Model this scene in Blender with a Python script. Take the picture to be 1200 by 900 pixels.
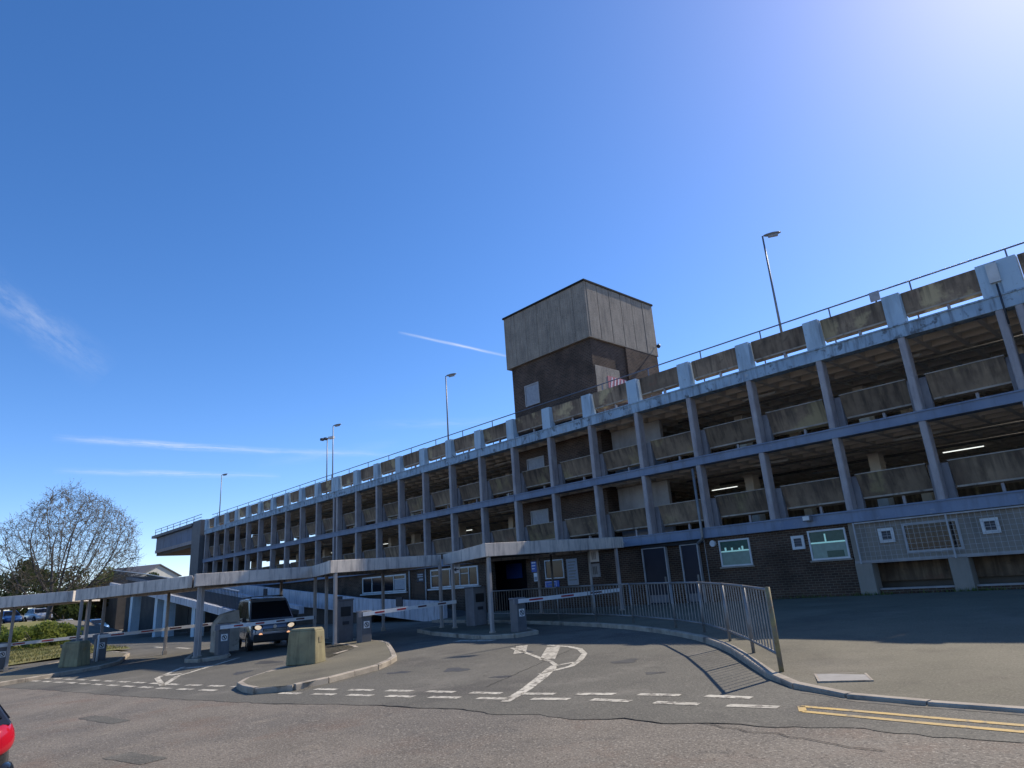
import bpy, math, random
from mathutils import Vector, Matrix
random.seed(7)
for o in list(bpy.data.objects): bpy.data.objects.remove(o)
scene = bpy.context.scene
COL = scene.collection
rad = math.radians

# ------------------------------------------------------------------ camera, sky, sun, exposure
EYE = 1.763
cam_d = bpy.data.cameras.new('camera'); cam = bpy.data.objects.new('camera', cam_d); COL.objects.link(cam)
cam_d.sensor_width = 36; cam_d.lens = 769.18/1200*36; cam_d.clip_end = 6000; cam_d.clip_start = 0.05
_p, _r, _y = rad(16.75383), rad(-4.04856), rad(46.52339)
Fw = Vector((-math.sin(_y)*math.cos(_p), math.cos(_y)*math.cos(_p), math.sin(_p)))
R0 = Vector((math.cos(_y), math.sin(_y), 0)); U0 = R0.cross(Fw)
Rt = R0*math.cos(_r)+U0*math.sin(_r); Up = -R0*math.sin(_r)+U0*math.cos(_r)
M = Matrix.Identity(4)
for i in range(3): M[i][0], M[i][1], M[i][2] = Rt[i], Up[i], -Fw[i]
M.translation = (0, 0, EYE); cam.matrix_world = M
scene.camera = cam
scene.render.resolution_x, scene.render.resolution_y = 1024, 768
SUN = Vector((0.13, 1.08, 1.0)).normalized()
world = bpy.data.worlds.new('World'); scene.world = world; world.use_nodes = True
sd = bpy.data.lights.new('sun', 'SUN'); sun = bpy.data.objects.new('sun', sd); COL.objects.link(sun)
sd.energy = 5.0; sd.angle = rad(0.53); sd.color = (1, .91, .78)
sun.rotation_euler = (-SUN).to_track_quat('-Z', 'Y').to_euler(); sun.location = (0, 0, 60)
vs = scene.view_settings
vs.view_transform = 'Standard'; vs.look = 'None'; vs.gamma = 1; vs.use_curve_mapping = False
vs.exposure = 0.14

def px_dir(x, y):
    return (Fw + Rt*((x-600)/769.18) + Up*((450-y)/769.18)).normalized()

def build_sky():
    nt = world.node_tree; N = nt.nodes; L = nt.links; N.clear()
    out = N.new('ShaderNodeOutputWorld'); bg = N.new('ShaderNodeBackground'); L.new(bg.outputs[0], out.inputs[0])
    bg.inputs[1].default_value = 0.115
    sky = N.new('ShaderNodeTexSky'); sky.sky_type = 'NISHITA'; sky.sun_disc = False
    sky.sun_elevation = math.asin(SUN.z); sky.sun_rotation = math.atan2(SUN.x, SUN.y)
    sky.altitude = 800; sky.air_density = 0.8; sky.dust_density = 0.5; sky.ozone_density = 3.0
    hs = N.new('ShaderNodeHueSaturation'); hs.inputs['Saturation'].default_value = 1.24; hs.inputs['Value'].default_value = 1.72
    L.new(sky.outputs[0], hs.inputs['Color'])
    tint = N.new('ShaderNodeMix'); tint.data_type = 'RGBA'; tint.blend_type = 'MULTIPLY'; tint.inputs[0].default_value = 1; tint.inputs[7].default_value = (1.05,.945,1.0,1)
    L.new(hs.outputs[0], tint.inputs[6])
    tc = N.new('ShaderNodeTexCoord')
    def vmath(op, a, b):
        n = N.new('ShaderNodeVectorMath'); n.operation = op; L.new(a, n.inputs[0]); n.inputs[1].default_value = b
        return n.outputs['Value']
    def m(op, a, b=None, c=None, clamp=False):
        n = N.new('ShaderNodeMath'); n.operation = op; n.use_clamp = clamp
        for i, v in enumerate((a, b, c)):
            if v is None: continue
            if isinstance(v, (int, float)): n.inputs[i].default_value = v
            else: L.new(v, n.inputs[i])
        return n.outputs[0]
    nz = N.new('ShaderNodeTexNoise'); nz.inputs['Scale'].default_value = 9; nz.inputs['Detail'].default_value = 8
    nz.inputs['Roughness'].default_value = .62
    L.new(tc.outputs['Generated'], nz.inputs['Vector'])
    col = tint.outputs[2]
    # thin high wisps and old vapour trails: (two ends in the sky, half width, opacity, noise share)
    wisps = [((-60, 300), (125, 440), .03, .24, .9), ((60, 513), (330, 530), .0070, .6, .85), ((260, 526), (470, 534), .006, .30, .8),
             ((60, 552), (330, 558), .0060, .42, .85), ((466, 389), (606, 420), .0030, .8, .55), ((600, 419), (760, 470), .0035, .22, .6),
             ((300, 545), (470, 520), .011, .10, .9), ((420, 500), (620, 492), .010, .12, .9)]
    for a, b, w, op, ns in wisps:
        da, db = px_dir(*a), px_dir(*b); n = da.cross(db).normalized(); mid = (da+db).normalized(); tl = (db-da).normalized()
        half = (db-da).length/2
        dn = vmath('DOT_PRODUCT', tc.outputs['Generated'], n); dt = vmath('DOT_PRODUCT', tc.outputs['Generated'], tl)
        dt = m('SUBTRACT', dt, mid.dot(tl))
        dm = vmath('DOT_PRODUCT', tc.outputs['Generated'], mid)
        wob = m('MULTIPLY_ADD', nz.outputs[0], w*1.1, -w*.55)
        dist = m('DIVIDE', m('ABSOLUTE', m('ADD', dn, wob)), w)
        across = m('SUBTRACT', 1, dist, clamp=True); across = m('POWER', across, 1.4)
        along = m('SUBTRACT', 1, m('DIVIDE', m('ABSOLUTE', dt), half), clamp=True)
        along = m('POWER', along, .6)
        front = m('GREATER_THAN', dm, 0.3)
        f = m('MULTIPLY', m('MULTIPLY', across, along), front)
        cb = N.new('ShaderNodeCombineXYZ'); L.new(m('MULTIPLY', dt, 14), cb.inputs[0]); L.new(m('MULTIPLY', dn, 1.3/w), cb.inputs[1]); cb.inputs[2].default_value = a[0]*.37
        n2 = N.new('ShaderNodeTexNoise'); n2.inputs['Scale'].default_value = 1.6; n2.inputs['Detail'].default_value = 9; n2.inputs['Roughness'].default_value = .68; L.new(cb.outputs[0], n2.inputs['Vector'])
        nf = m('MULTIPLY_ADD', m('SUBTRACT', n2.outputs[0], .38, clamp=True), 4.2*ns, 1-ns, clamp=True)
        f = m('MULTIPLY', m('MULTIPLY', f, nf), op)
        mx = N.new('ShaderNodeMix'); mx.data_type = 'RGBA'
        L.new(f, mx.inputs[0]); L.new(col, mx.inputs[6]); mx.inputs[7].default_value = (7.2, 7.6, 8.2, 1)
        col = mx.outputs[2]
    L.new(col, bg.inputs[0])
build_sky()

# ------------------------------------------------------------------ helpers
class MB:
    def __init__(s): s.v = []; s.f = []
    def add(s, vs, fs):
        b = len(s.v); s.v += [tuple(v) for v in vs]; s.f += [tuple(b+i for i in f) for f in fs]; return s
    def box(s, x0, x1, y0, y1, z0, z1):
        return s.add([(x0,y0,z0),(x1,y0,z0),(x1,y1,z0),(x0,y1,z0),(x0,y0,z1),(x1,y0,z1),(x1,y1,z1),(x0,y1,z1)],
                     [(0,3,2,1),(4,5,6,7),(0,1,5,4),(1,2,6,5),(2,3,7,6),(3,0,4,7)])
    def beam(s, p0, p1, w, h, up=(0,0,1)):
        p0, p1 = Vector(p0), Vector(p1); d = (p1-p0).normalized(); sd_ = d.cross(Vector(up)).normalized(); u = sd_.cross(d)
        a, b = sd_*w/2, u*h/2
        vs_ = [p0-a-b, p0+a-b, p0+a+b, p0-a+b, p1-a-b, p1+a-b, p1+a+b, p1-a+b]
        return s.add(vs_, [(0,3,2,1),(4,5,6,7),(0,1,5,4),(1,2,6,5),(2,3,7,6),(3,0,4,7)][:0] +
                     [(0,1,2,3),(7,6,5,4),(4,5,1,0),(5,6,2,1),(6,7,3,2),(7,4,0,3)])
    def tube(s, pts, r, n=8, cap=True):
        pts = [Vector(p) for p in pts]; rings = []
        ref = Vector((0,0,1)); d0 = (pts[1]-pts[0]).normalized()
        if abs(d0.dot(ref)) > .9: ref = Vector((1,0,0))
        for i, p in enumerate(pts):
            d = (pts[min(i+1,len(pts)-1)]-pts[max(i-1,0)]).normalized()
            a = d.cross(ref)
            if a.length < 1e-4: a = d.cross(Vector((0,1,0)))
            a.normalize(); b = d.cross(a); rr = r[i] if isinstance(r, (list,tuple)) else r
            rings.append([p + a*(rr*math.cos(2*math.pi*k/n)) + b*(rr*math.sin(2*math.pi*k/n)) for k in range(n)])
        return s.loft(rings, cap)
    def loft(s, rings, cap=True, closed=True):
        n = len(rings[0]); b = len(s.v)
        for r in rings: s.v += [tuple(p) for p in r]
        for i in range(len(rings)-1):
            for k in range(n if closed else n-1):
                k2 = (k+1) % n
                s.f.append((b+i*n+k, b+i*n+k2, b+(i+1)*n+k2, b+(i+1)*n+k))
        if cap:
            s.f.append(tuple(b+k for k in range(n))[::-1]); s.f.append(tuple(b+(len(rings)-1)*n+k for k in range(n)))
        return s
    def prism(s, poly, zb, zt):
        n = len(poly); zb_ = zb if callable(zb) else (lambda x, y: zb); zt_ = zt if callable(zt) else (lambda x, y: zt)
        vs_ = [(x,y,zb_(x,y)) for x,y in poly] + [(x,y,zt_(x,y)) for x,y in poly]
        area = sum(poly[i][0]*poly[(i+1)%n][1]-poly[(i+1)%n][0]*poly[i][1] for i in range(n))
        fs = [tuple(range(n))[::-1], tuple(range(n,2*n))] + [(i,(i+1)%n,n+(i+1)%n,n+i) for i in range(n)]
        if area < 0: fs = [f[::-1] for f in fs]
        return s.add(vs_, fs)
    def extr(s, prof, axis, a, b):
        # profile in the two axes left over, extruded from a to b along axis ('x' or 'y')
        n = len(prof)
        mk = (lambda u, w, t: (t,u,w)) if axis == 'x' else (lambda u, w, t: (u,t,w))
        vs_ = [mk(u,w,a) for u,w in prof]+[mk(u,w,b) for u,w in prof]
        return s.add(vs_, [tuple(range(n)), tuple(range(n,2*n))[::-1]]+[(i,n+i,n+(i+1)%n,(i+1)%n) for i in range(n)])
    def mesh(s, name, mat, smooth=False):
        me = bpy.data.meshes.new(name); me.from_pydata(s.v, [], s.f); me.update()
        if mat: me.materials.append(mat)
        if smooth:
            me.polygons.foreach_set('use_smooth', [True]*len(me.polygons))
        return me
    def build(s, name, mat, parent=None, smooth=False, bevel=0, loc=None, rot=None):
        return put(name, s.mesh(name, mat, smooth), parent, loc, rot, bevel)
def put(name, me, parent=None, loc=None, rot=None, bevel=0):
    o = bpy.data.objects.new(name, me); COL.objects.link(o)
    if parent: o.parent = parent
    if loc is not None: o.location = loc
    if rot is not None: o.rotation_euler = rot if isinstance(rot, (tuple,list)) else (0,0,rot)
    if bevel:
        md = o.modifiers.new('bevel', 'BEVEL'); md.width = bevel; md.segments = 2; md.limit_method = 'ANGLE'; md.angle_limit = rad(40)
    return o
def tag(o, label=None, cat=None, group=None, kind=None):
    if label: o['label'] = label
    if cat: o['category'] = cat
    if group: o['group'] = group
    if kind: o['kind'] = kind
    return o
def empty(name, loc=(0,0,0), rz=0, label=None, cat=None, group=None):
    o = bpy.data.objects.new(name, None); COL.objects.link(o); o.location = loc; o.rotation_euler = (0,0,rz); o.empty_display_size = .3
    return tag(o, label, cat, group)
def sm(a, b, x):
    t = max(0, min(1, (x-a)/(b-a))); return t*t*(3-2*t)
def zg(x, y):
    # the street falls to the left and rises gently towards the building
    xs = max(-150, min(60, x)); ys = max(-40, min(60, y))
    z = .0109*xs + .025*ys
    z += sm(-56, -72, x)*(1-sm(13, 16.5, y))*1.75          # grass bank and the upper open car park
    z += sm(-95, -165, x)*4.0*(sm(13, 16.5, y) if y > 13 else 1)*(1 if y > 13 else .55)
    return z

# ------------------------------------------------------------------ materials
def pmat(name, c1, c2=None, scale=2.0, rough=.8, bump=0, bscale=30, metal=0, streak=None, spots=None, spec=.35, detail=6, coat=0, vary=0, drip=None):
    m = bpy.data.materials.new(name); m.use_nodes = True; nt = m.node_tree; N = nt.nodes; L = nt.links
    b = N['Principled BSDF']; b.inputs['Roughness'].default_value = rough; b.inputs['Metallic'].default_value = metal
    b.inputs['Specular IOR Level'].default_value = spec
    if coat: b.inputs['Coat Weight'].default_value = coat; b.inputs['Coat Roughness'].default_value = .06
    g = N.new('ShaderNodeNewGeometry'); pos = g.outputs['Position']
    def noise(sc, det=6, mp=None, ro=.6):
        n = N.new('ShaderNodeTexNoise'); n.inputs['Scale'].default_value = sc; n.inputs['Detail'].default_value = det; n.inputs['Roughness'].default_value = ro
        if mp:
            mm = N.new('ShaderNodeMapping'); mm.inputs['Scale'].default_value = mp; L.new(pos, mm.inputs[0]); L.new(mm.outputs[0], n.inputs['Vector'])
        else: L.new(pos, n.inputs['Vector'])
        return n.outputs[0]
    def ramp(v, a, c):
        r = N.new('ShaderNodeMapRange'); r.inputs[1].default_value = a; r.inputs[2].default_value = c; r.clamp = True; L.new(v, r.inputs[0]); return r.outputs[0]
    def mix(f, a, c):
        x = N.new('ShaderNodeMix'); x.data_type = 'RGBA'
        if isinstance(f, float): x.inputs[0].default_value = f
        else: L.new(f, x.inputs[0])
        for i, v in ((6,a),(7,c)):
            if isinstance(v, tuple): x.inputs[i].default_value = (*v, 1)
            else: L.new(v, x.inputs[i])
        return x.outputs[2]
    col = c1
    if c2: col = mix(ramp(noise(scale, detail), .34, .66), c1, c2)
    if streak:
        sc, amount, fx = streak
        f = ramp(noise(1, 5, (fx, fx, fx*.13), .65), .48, .74)
        mu = N.new('ShaderNodeMath'); mu.operation = 'MULTIPLY'; mu.inputs[1].default_value = amount; L.new(f, mu.inputs[0])
        col = mix(mu.outputs[0], col, sc)
    if spots:
        for sc, s_, lo, hi, amount in spots:
            f = ramp(noise(s_, 5), lo, hi); mu = N.new('ShaderNodeMath'); mu.operation = 'MULTIPLY'; mu.inputs[1].default_value = amount
            L.new(f, mu.inputs[0]); col = mix(mu.outputs[0], col, sc)
    if drip:
        tc = N.new('ShaderNodeTexCoord'); oi2 = N.new('ShaderNodeObjectInfo'); mp = N.new('ShaderNodeMapping'); mp.inputs['Scale'].default_value = (7,.5,.55); L.new(tc.outputs['Object'], mp.inputs[0])
        cx_ = N.new('ShaderNodeCombineXYZ'); mul = N.new('ShaderNodeMath'); mul.operation = 'MULTIPLY'; mul.inputs[1].default_value = 90; L.new(oi2.outputs['Random'], mul.inputs[0]); L.new(mul.outputs[0], cx_.inputs[1]); L.new(cx_.outputs[0], mp.inputs['Location'])
        nn = N.new('ShaderNodeTexNoise'); nn.inputs['Scale'].default_value = 1; nn.inputs['Detail'].default_value = 4; L.new(mp.outputs[0], nn.inputs['Vector'])
        sp = N.new('ShaderNodeSeparateXYZ'); L.new(tc.outputs['Object'], sp.inputs[0])
        hgt = ramp(sp.outputs[2], .25, 1.15); ad = N.new('ShaderNodeMath'); ad.operation = 'MULTIPLY_ADD'; ad.inputs[1].default_value = .28; L.new(hgt, ad.inputs[0]); L.new(nn.outputs[0], ad.inputs[2])
        f = ramp(ad.outputs[0], .64, .86); mu = N.new('ShaderNodeMath'); mu.operation = 'MULTIPLY'; mu.inputs[1].default_value = drip[1]; L.new(f, mu.inputs[0]); col = mix(mu.outputs[0], col, drip[0])
    if vary:
        oi = N.new('ShaderNodeObjectInfo'); mr = N.new('ShaderNodeMapRange'); mr.inputs[3].default_value = 1-vary; mr.inputs[4].default_value = 1+vary; L.new(oi.outputs['Random'], mr.inputs[0])
        hv = N.new('ShaderNodeHueSaturation'); L.new(mr.outputs[0], hv.inputs['Value'])
        if isinstance(col, tuple): hv.inputs['Color'].default_value = (*col, 1)
        else: L.new(col, hv.inputs['Color'])
        col = hv.outputs[0]
    if isinstance(col, tuple): b.inputs['Base Color'].default_value = (*col, 1)
    else: L.new(col, b.inputs['Base Color'])
    if bump:
        bp = N.new('ShaderNodeBump'); bp.inputs['Strength'].default_value = 1; bp.inputs['Distance'].default_value = bump
        L.new(noise(bscale, 8), bp.inputs['Height']); L.new(bp.outputs[0], b.inputs['Normal'])
    return m
def brickmat(name, c1, c2, mortar):
    m = bpy.data.materials.new(name); m.use_nodes = True; nt = m.node_tree; N = nt.nodes; L = nt.links
    b = N['Principled BSDF']; b.inputs['Roughness'].default_value = .9; b.inputs['Specular IOR Level'].default_value = .2
    g = N.new('ShaderNodeNewGeometry'); sx = N.new('ShaderNodeSeparateXYZ'); L.new(g.outputs['Position'], sx.inputs[0])
    ad = N.new('ShaderNodeMath'); L.new(sx.outputs[0], ad.inputs[0]); L.new(sx.outputs[1], ad.inputs[1])
    cb = N.new('ShaderNodeCombineXYZ'); L.new(ad.outputs[0], cb.inputs[0]); L.new(sx.outputs[2], cb.inputs[1])
    br = N.new('ShaderNodeTexBrick'); L.new(cb.outputs[0], br.inputs['Vector'])
    br.inputs['Scale'].default_value = 1; br.inputs['Brick Width'].default_value = .235; br.inputs['Row Height'].default_value = .083
    br.inputs['Mortar Size'].default_value = .009; br.inputs['Mortar Smooth'].default_value = .2; br.inputs['Bias'].default_value = -.1
    br.inputs['Color1'].default_value = (*c1,1); br.inputs['Color2'].default_value = (*c2,1); br.inputs['Mortar'].default_value = (*mortar,1)
    nz = N.new('ShaderNodeTexNoise'); nz.inputs['Scale'].default_value = 1.1; nz.inputs['Detail'].default_value = 7; L.new(g.outputs['Position'], nz.inputs['Vector'])
    mr = N.new('ShaderNodeMapRange'); mr.inputs[1].default_value = .3; mr.inputs[2].default_value = .7; mr.inputs[3].default_value = .62; mr.inputs[4].default_value = 1.25; L.new(nz.outputs[0], mr.inputs[0])
    hv = N.new('ShaderNodeHueSaturation'); L.new(br.outputs[0], hv.inputs['Color']); L.new(mr.outputs[0], hv.inputs['Value']); L.new(hv.outputs[0], b.inputs['Base Color'])
    bp = N.new('ShaderNodeBump'); bp.inputs['Distance'].default_value = .012; bp.invert = True; L.new(br.outputs['Fac'], bp.inputs['Height']); L.new(bp.outputs[0], b.inputs['Normal'])
    return m
def emat(name, c, s):
    m = bpy.data.materials.new(name); m.use_nodes = True; b = m.node_tree.nodes['Principled BSDF']
    b.inputs['Base Color'].default_value = (*c,1); b.inputs['Emission Color'].default_value = (*c,1); b.inputs['Emission Strength'].default_value = s
    return m
def glassmat(name, c, rough=.06, spec=.6):
    m = bpy.data.materials.new(name); m.use_nodes = True; b = m.node_tree.nodes['Principled BSDF']
    b.inputs['Base Color'].default_value = (*c,1); b.inputs['Roughness'].default_value = rough; b.inputs['Specular IOR Level'].default_value = spec
    return m

DK = (.035,.03,.026)
MT = dict(
 road = pmat('road_worn_chippings', (.143,.121,.092), (.203,.172,.133), .55, .85, .010, 45, spots=[((.165,.105,.070), .9, .52, .72, .65), ((.105,.094,.078), .3, .50, .62, .6), ((.27,.225,.165), 1.6, .60, .70, .5), ((.075,.066,.055), 2.4, .62, .70, .5), ((.38,.335,.265), 38, .54, .64, .7), ((.055,.046,.036), 31, .54, .63, .7)]),
 fore = pmat('forecourt_asphalt', (.096,.089,.069), (.138,.127,.100), .4, .85, .006, 55, spots=[((.062,.056,.047), .45, .53, .66, .75), ((.19,.17,.135), .8, .58, .68, .55), ((.07,.064,.053), 2.2, .6, .7, .5), ((.27,.235,.185), 40, .54, .63, .6), ((.05,.043,.034), 32, .54, .62, .6)]),
 pave = pmat('pavement_asphalt', (.122,.110,.075), (.168,.150,.103), .5, .88, .005, 60, spots=[((.072,.058,.042), 1.3, .56, .76, .5), ((.115,.11,.06), .7, .56, .8, .4), ((.21,.185,.14), .35, .54, .66, .5), ((.065,.06,.048), .22, .55, .66, .55), ((.28,.235,.17), 42, .54, .64, .5), ((.065,.053,.038), 34, .54, .63, .5)]),
 ground = pmat('rough_ground', (.13,.12,.10), (.19,.17,.14), .3, .95, .02, 10),
 kerb = pmat('kerb_concrete', (.42,.36,.28), (.27,.23,.18), 3, .9, .004, 40, spots=[(DK, 2.2, .55, .7, .7)]),
 white = pmat('road_paint_white', (.60,.55,.44), (.42,.38,.30), 3, .75, .002, 80, spots=[((.15,.13,.10), 1.6, .56, .70, .6), ((.14,.12,.095), 11, .51, .60, .85)]),
 yellow = pmat('road_paint_yellow', (.60,.40,.13), (.46,.33,.15), 3, .8, .002, 80, spots=[((.15,.14,.12), 9, .53, .66, .8)]),
 crack = pmat('crack_tar', (.012,.012,.012), None, rough=.9),
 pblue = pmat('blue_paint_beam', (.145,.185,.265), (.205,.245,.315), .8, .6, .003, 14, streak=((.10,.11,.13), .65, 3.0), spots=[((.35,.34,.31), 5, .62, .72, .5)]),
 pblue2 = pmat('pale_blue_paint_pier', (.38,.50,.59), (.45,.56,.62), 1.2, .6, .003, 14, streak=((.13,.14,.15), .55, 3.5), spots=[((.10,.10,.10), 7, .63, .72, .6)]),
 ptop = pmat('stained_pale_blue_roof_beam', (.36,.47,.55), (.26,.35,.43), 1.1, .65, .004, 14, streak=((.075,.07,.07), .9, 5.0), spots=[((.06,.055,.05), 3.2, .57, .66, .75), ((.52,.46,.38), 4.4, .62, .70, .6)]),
 ppier = pmat('dark_pier_paint', (.19,.178,.185), (.25,.235,.235), 1.5, .65, .003, 20, streak=((.09,.085,.09), .7, 5)),  # darker grey than the columns, for the lower-deck piers
 pcol = pmat('grey_blue_column_paint', (.30,.268,.262), (.40,.36,.345), 1.5, .65, .003, 20, streak=((.13,.12,.14), .6, 6), spots=[((.46,.44,.42), 4, .6, .75, .5)]),
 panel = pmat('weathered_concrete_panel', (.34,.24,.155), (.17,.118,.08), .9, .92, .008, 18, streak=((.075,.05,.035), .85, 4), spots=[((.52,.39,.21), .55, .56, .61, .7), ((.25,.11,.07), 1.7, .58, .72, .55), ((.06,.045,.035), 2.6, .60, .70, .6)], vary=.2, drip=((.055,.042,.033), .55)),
 panel2 = pmat('lower_concrete_panel', (.265,.19,.12), (.15,.105,.07), .8, .92, .008, 18, streak=((.06,.042,.03), .9, 3.2), spots=[((.36,.29,.14), .7, .57, .64, .5), ((.20,.085,.055), 1.4, .60, .72, .5)], vary=.22, drip=((.05,.038,.03), .6)),  # darker version of the roof panel concrete, for the lower decks
 lip = pmat('pale_concrete_lip', (.44,.38,.31), (.30,.26,.21), 2, .9, .004, 30, spots=[(DK, 3, .56, .7, .7)]),
 conc = pmat('canopy_concrete', (.68,.61,.53), (.50,.455,.405), 1.2, .9, .004, 40, streak=((.10,.10,.11), .75, 7)),
 rampc = pmat('ramp_wall_concrete', (.56,.57,.60), (.42,.44,.48), .9, .88, .004, 30, streak=((.10,.10,.11), .85, 4.5)),
 waffle = pmat('waffle_slab_concrete', (.80,.71,.60), (.68,.60,.50), 1.5, .92, .003, 30),
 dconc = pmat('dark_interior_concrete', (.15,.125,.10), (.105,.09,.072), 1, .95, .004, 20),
 floor = pmat('parking_floor_concrete', (.42,.37,.30), (.33,.29,.235), .8, .85, spots=[((.16,.14,.115), .6, .55, .75, .5)]),
 under = pmat('shade_darkened_concrete', (.06,.055,.05), (.09,.08,.07), 1, .95),  # near-black colour paints in the deep shade below the ramps
 deck = pmat('roof_deck_asphalt', (.12,.12,.12), (.16,.155,.15), 1, .9),
 clad = pmat('exposed_aggregate_cladding', (.36,.30,.235), (.26,.22,.175), 1.4, .93, .014, 22, streak=((.15,.125,.105), .75, 5), spots=[((.56,.50,.42), 16, .57, .68, .6), ((.15,.125,.10), 13, .58, .68, .6)]),
 joint = pmat('panel_joint', (.02,.019,.018), None, rough=.95),
 brick = brickmat('brown_brick', (.095,.055,.036), (.058,.035,.025), (.18,.145,.105)),
 brickt = brickmat('tower_brick', (.115,.072,.052), (.07,.046,.036), (.17,.14,.11)),
 bwall = pmat('grey_block_wall', (.225,.195,.16), (.285,.25,.205), 1, .92, .004, 20, streak=((.12,.12,.11), .5, 4)),
 render = pmat('pale_render', (.40,.37,.345), (.29,.265,.25), 1, .9, .003, 20, streak=((.16,.15,.14), .6, 2)),
 galv = pmat('galvanised_steel', (.26,.255,.245), (.185,.18,.175), 6, .5, .001, 50, metal=.5, spots=[((.22,.17,.12), 8, .62, .74, .4)]),
 oldpost = pmat('rusted_yellow_post', (.16,.145,.12), (.30,.24,.09), 5, .7, .003, 30, spots=[((.20,.10,.05), 9, .55, .68, .7)]),
 dsteel = pmat('dark_steel', (.045,.05,.06), None, rough=.5, metal=.4),
 railm = pmat('roof_rail_steel', (.16,.19,.24), (.11,.13,.17), 3, .5, metal=.5),
 wframe = pmat('window_frame_white', (.62,.62,.60), (.50,.50,.48), 3, .5),
 upvc = pmat('pale_frame', (.42,.41,.40), (.33,.32,.31), 3, .6),
 gdark = glassmat('dark_window_glass', (.012,.014,.018), .08, .22),
 ggreen = pmat('frosted_green_window', (.17,.27,.22), (.13,.21,.175), 6, .28, spec=.5),
 ggreen2 = pmat('upper_green_window', (.035,.085,.062), (.05,.11,.085), 8, .2, spec=.2),
 gpale = emat('mint_reflection_glow', (.45,.80,.68), .2),  # glow stands in for the bright line reflected in the office windows
 door = pmat('navy_door', (.016,.018,.028), (.022,.024,.036), 2, .45),
 black = pmat('black_plastic', (.014,.014,.015), (.02,.02,.021), 5, .55),
 cab = pmat('barrier_cabinet_grey', (.105,.108,.115), (.13,.133,.14), 3, .5, streak=((.05,.05,.05), .4, 8)),
 cabp = pmat('kiosk_grey', (.20,.20,.215), (.155,.155,.165), 2, .55, streak=((.08,.08,.08), .5, 6)),
 wpaint = pmat('white_arm_paint', (.74,.74,.73), (.62,.62,.61), 4, .4),
 rpaint = pmat('red_stripe', (.36,.03,.035), (.28,.03,.035), 5, .45),
 dstripe = pmat('dark_red_stripe', (.09,.025,.03), None, rough=.5),
 sblue = pmat('sign_blue', (.03,.10,.38), None, rough=.4),
 swhite = pmat('sign_white', (.72,.72,.71), None, rough=.5),
 sgrey = pmat('notice_grey', (.34,.35,.37), (.26,.27,.29), 8, .5),
 block = pmat('mossy_yellow_concrete', (.32,.28,.155), (.225,.195,.115), 2.2, .9, .006, 25, streak=((.10,.085,.05), .8, 6), spots=[((.30,.14,.05), 6, .64, .74, .6)]),
 red = pmat('faded_red_board', (.42,.10,.11), (.50,.22,.22), 9, .6),
 tyre = pmat('tyre', (.012,.012,.012), None, rough=.8),
 rim = pmat('alloy', (.35,.36,.37), None, rough=.35, metal=.8),
 tlight = emat('fluorescent_tube', (.95,1,.95), 1.1),
 hl = emat('headlamp_lit', (1,.80,.56), .55), fogl = emat('fog_lamp_lit', (1,.50,.25), .9),
 grass = pmat('verge_grass', (.15,.155,.045), (.22,.19,.075), .8, .95, .03, 14),
 hill = pmat('far_ground', (.07,.09,.035), (.10,.10,.05), .05, .95),
 bark = pmat('grey_bark', (.085,.075,.07), (.13,.115,.10), 6, .9, .01, 20),
 twig = pmat('twig', (.105,.085,.06), (.15,.125,.085), 1, .9),
 roof = pmat('slate_roof', (.13,.125,.13), (.10,.10,.105), 2, .8),
 gable = pmat('pale_gable', (.50,.48,.42), (.42,.41,.36), 1, .9),
 iron = pmat('inspection_cover_concrete', (.33,.31,.28), (.26,.245,.22), 6, .8, .003, 60),
)
def leafmat(name, c1, c2):
    m = pmat(name, c1, c2, .6, .6, spec=.3); b = m.node_tree.nodes['Principled BSDF']
    nt = m.node_tree; tr = nt.nodes.new('ShaderNodeBsdfTranslucent'); mx = nt.nodes.new('ShaderNodeMixShader'); mx.inputs[0].default_value = .45
    src = b.inputs['Base Color'].links[0].from_socket; nt.links.new(src, tr.inputs[0]); out = nt.nodes['Material Output']
    nt.links.new(b.outputs[0], mx.inputs[1]); nt.links.new(tr.outputs[0], mx.inputs[2]); nt.links.new(mx.outputs[0], out.inputs[0])
    return m
MT['leaf_dark'] = leafmat('evergreen_leaf', (.05,.075,.024), (.08,.10,.035))
MT['leaf_mid'] = leafmat('spring_leaf', (.12,.17,.045), (.17,.20,.07))
MT['leaf_hedge'] = leafmat('hedge_leaf', (.15,.20,.04), (.22,.25,.065))
MT['leaf_brown'] = leafmat('copper_leaf', (.14,.085,.03), (.10,.09,.03))
MT['leaf_bud'] = leafmat('opening_bud', (.22,.20,.06), (.19,.12,.09))

# ------------------------------------------------------------------ ground, road, pavement
def axis(lo, hi, fine_lo, fine_hi, step):
    a = [fine_lo + i*step for i in range(int((fine_hi-fine_lo)/step)+1)]
    t = fine_lo; s = step
    left = []
    while t > lo: s *= 1.5; t -= s; left.append(max(t, lo))
    t = a[-1]; s = step; right = []
    while t < hi: s *= 1.5; t += s; right.append(min(t, hi))
    return left[::-1]+a+right
def sheet(name, xs, ys, dz, mat, parent=None):
    mb = MB(); n = len(ys)
    for x in xs:
        for y in ys: mb.v.append((x, y, zg(x,y)+dz))
    for i in range(len(xs)-1):
        for j in range(n-1): mb.f.append((i*n+j, (i+1)*n+j, (i+1)*n+j+1, i*n+j+1))
    return mb.build(name, mat, parent, smooth=True)
gr = sheet('ground', axis(-3000, 2000, -190, 60, 4), axis(-2000, 3000, -40, 76, 1.5), -.06, MT['ground']); tag(gr, kind='structure')
road = sheet('road', [-54, -40, -30, -20, -10, 0, 10, 20, 40, 60], [-40, -12, -6, 0, 4, 8, 13, 18, 23.3], 0, MT['road']); tag(road, kind='structure')
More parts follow.
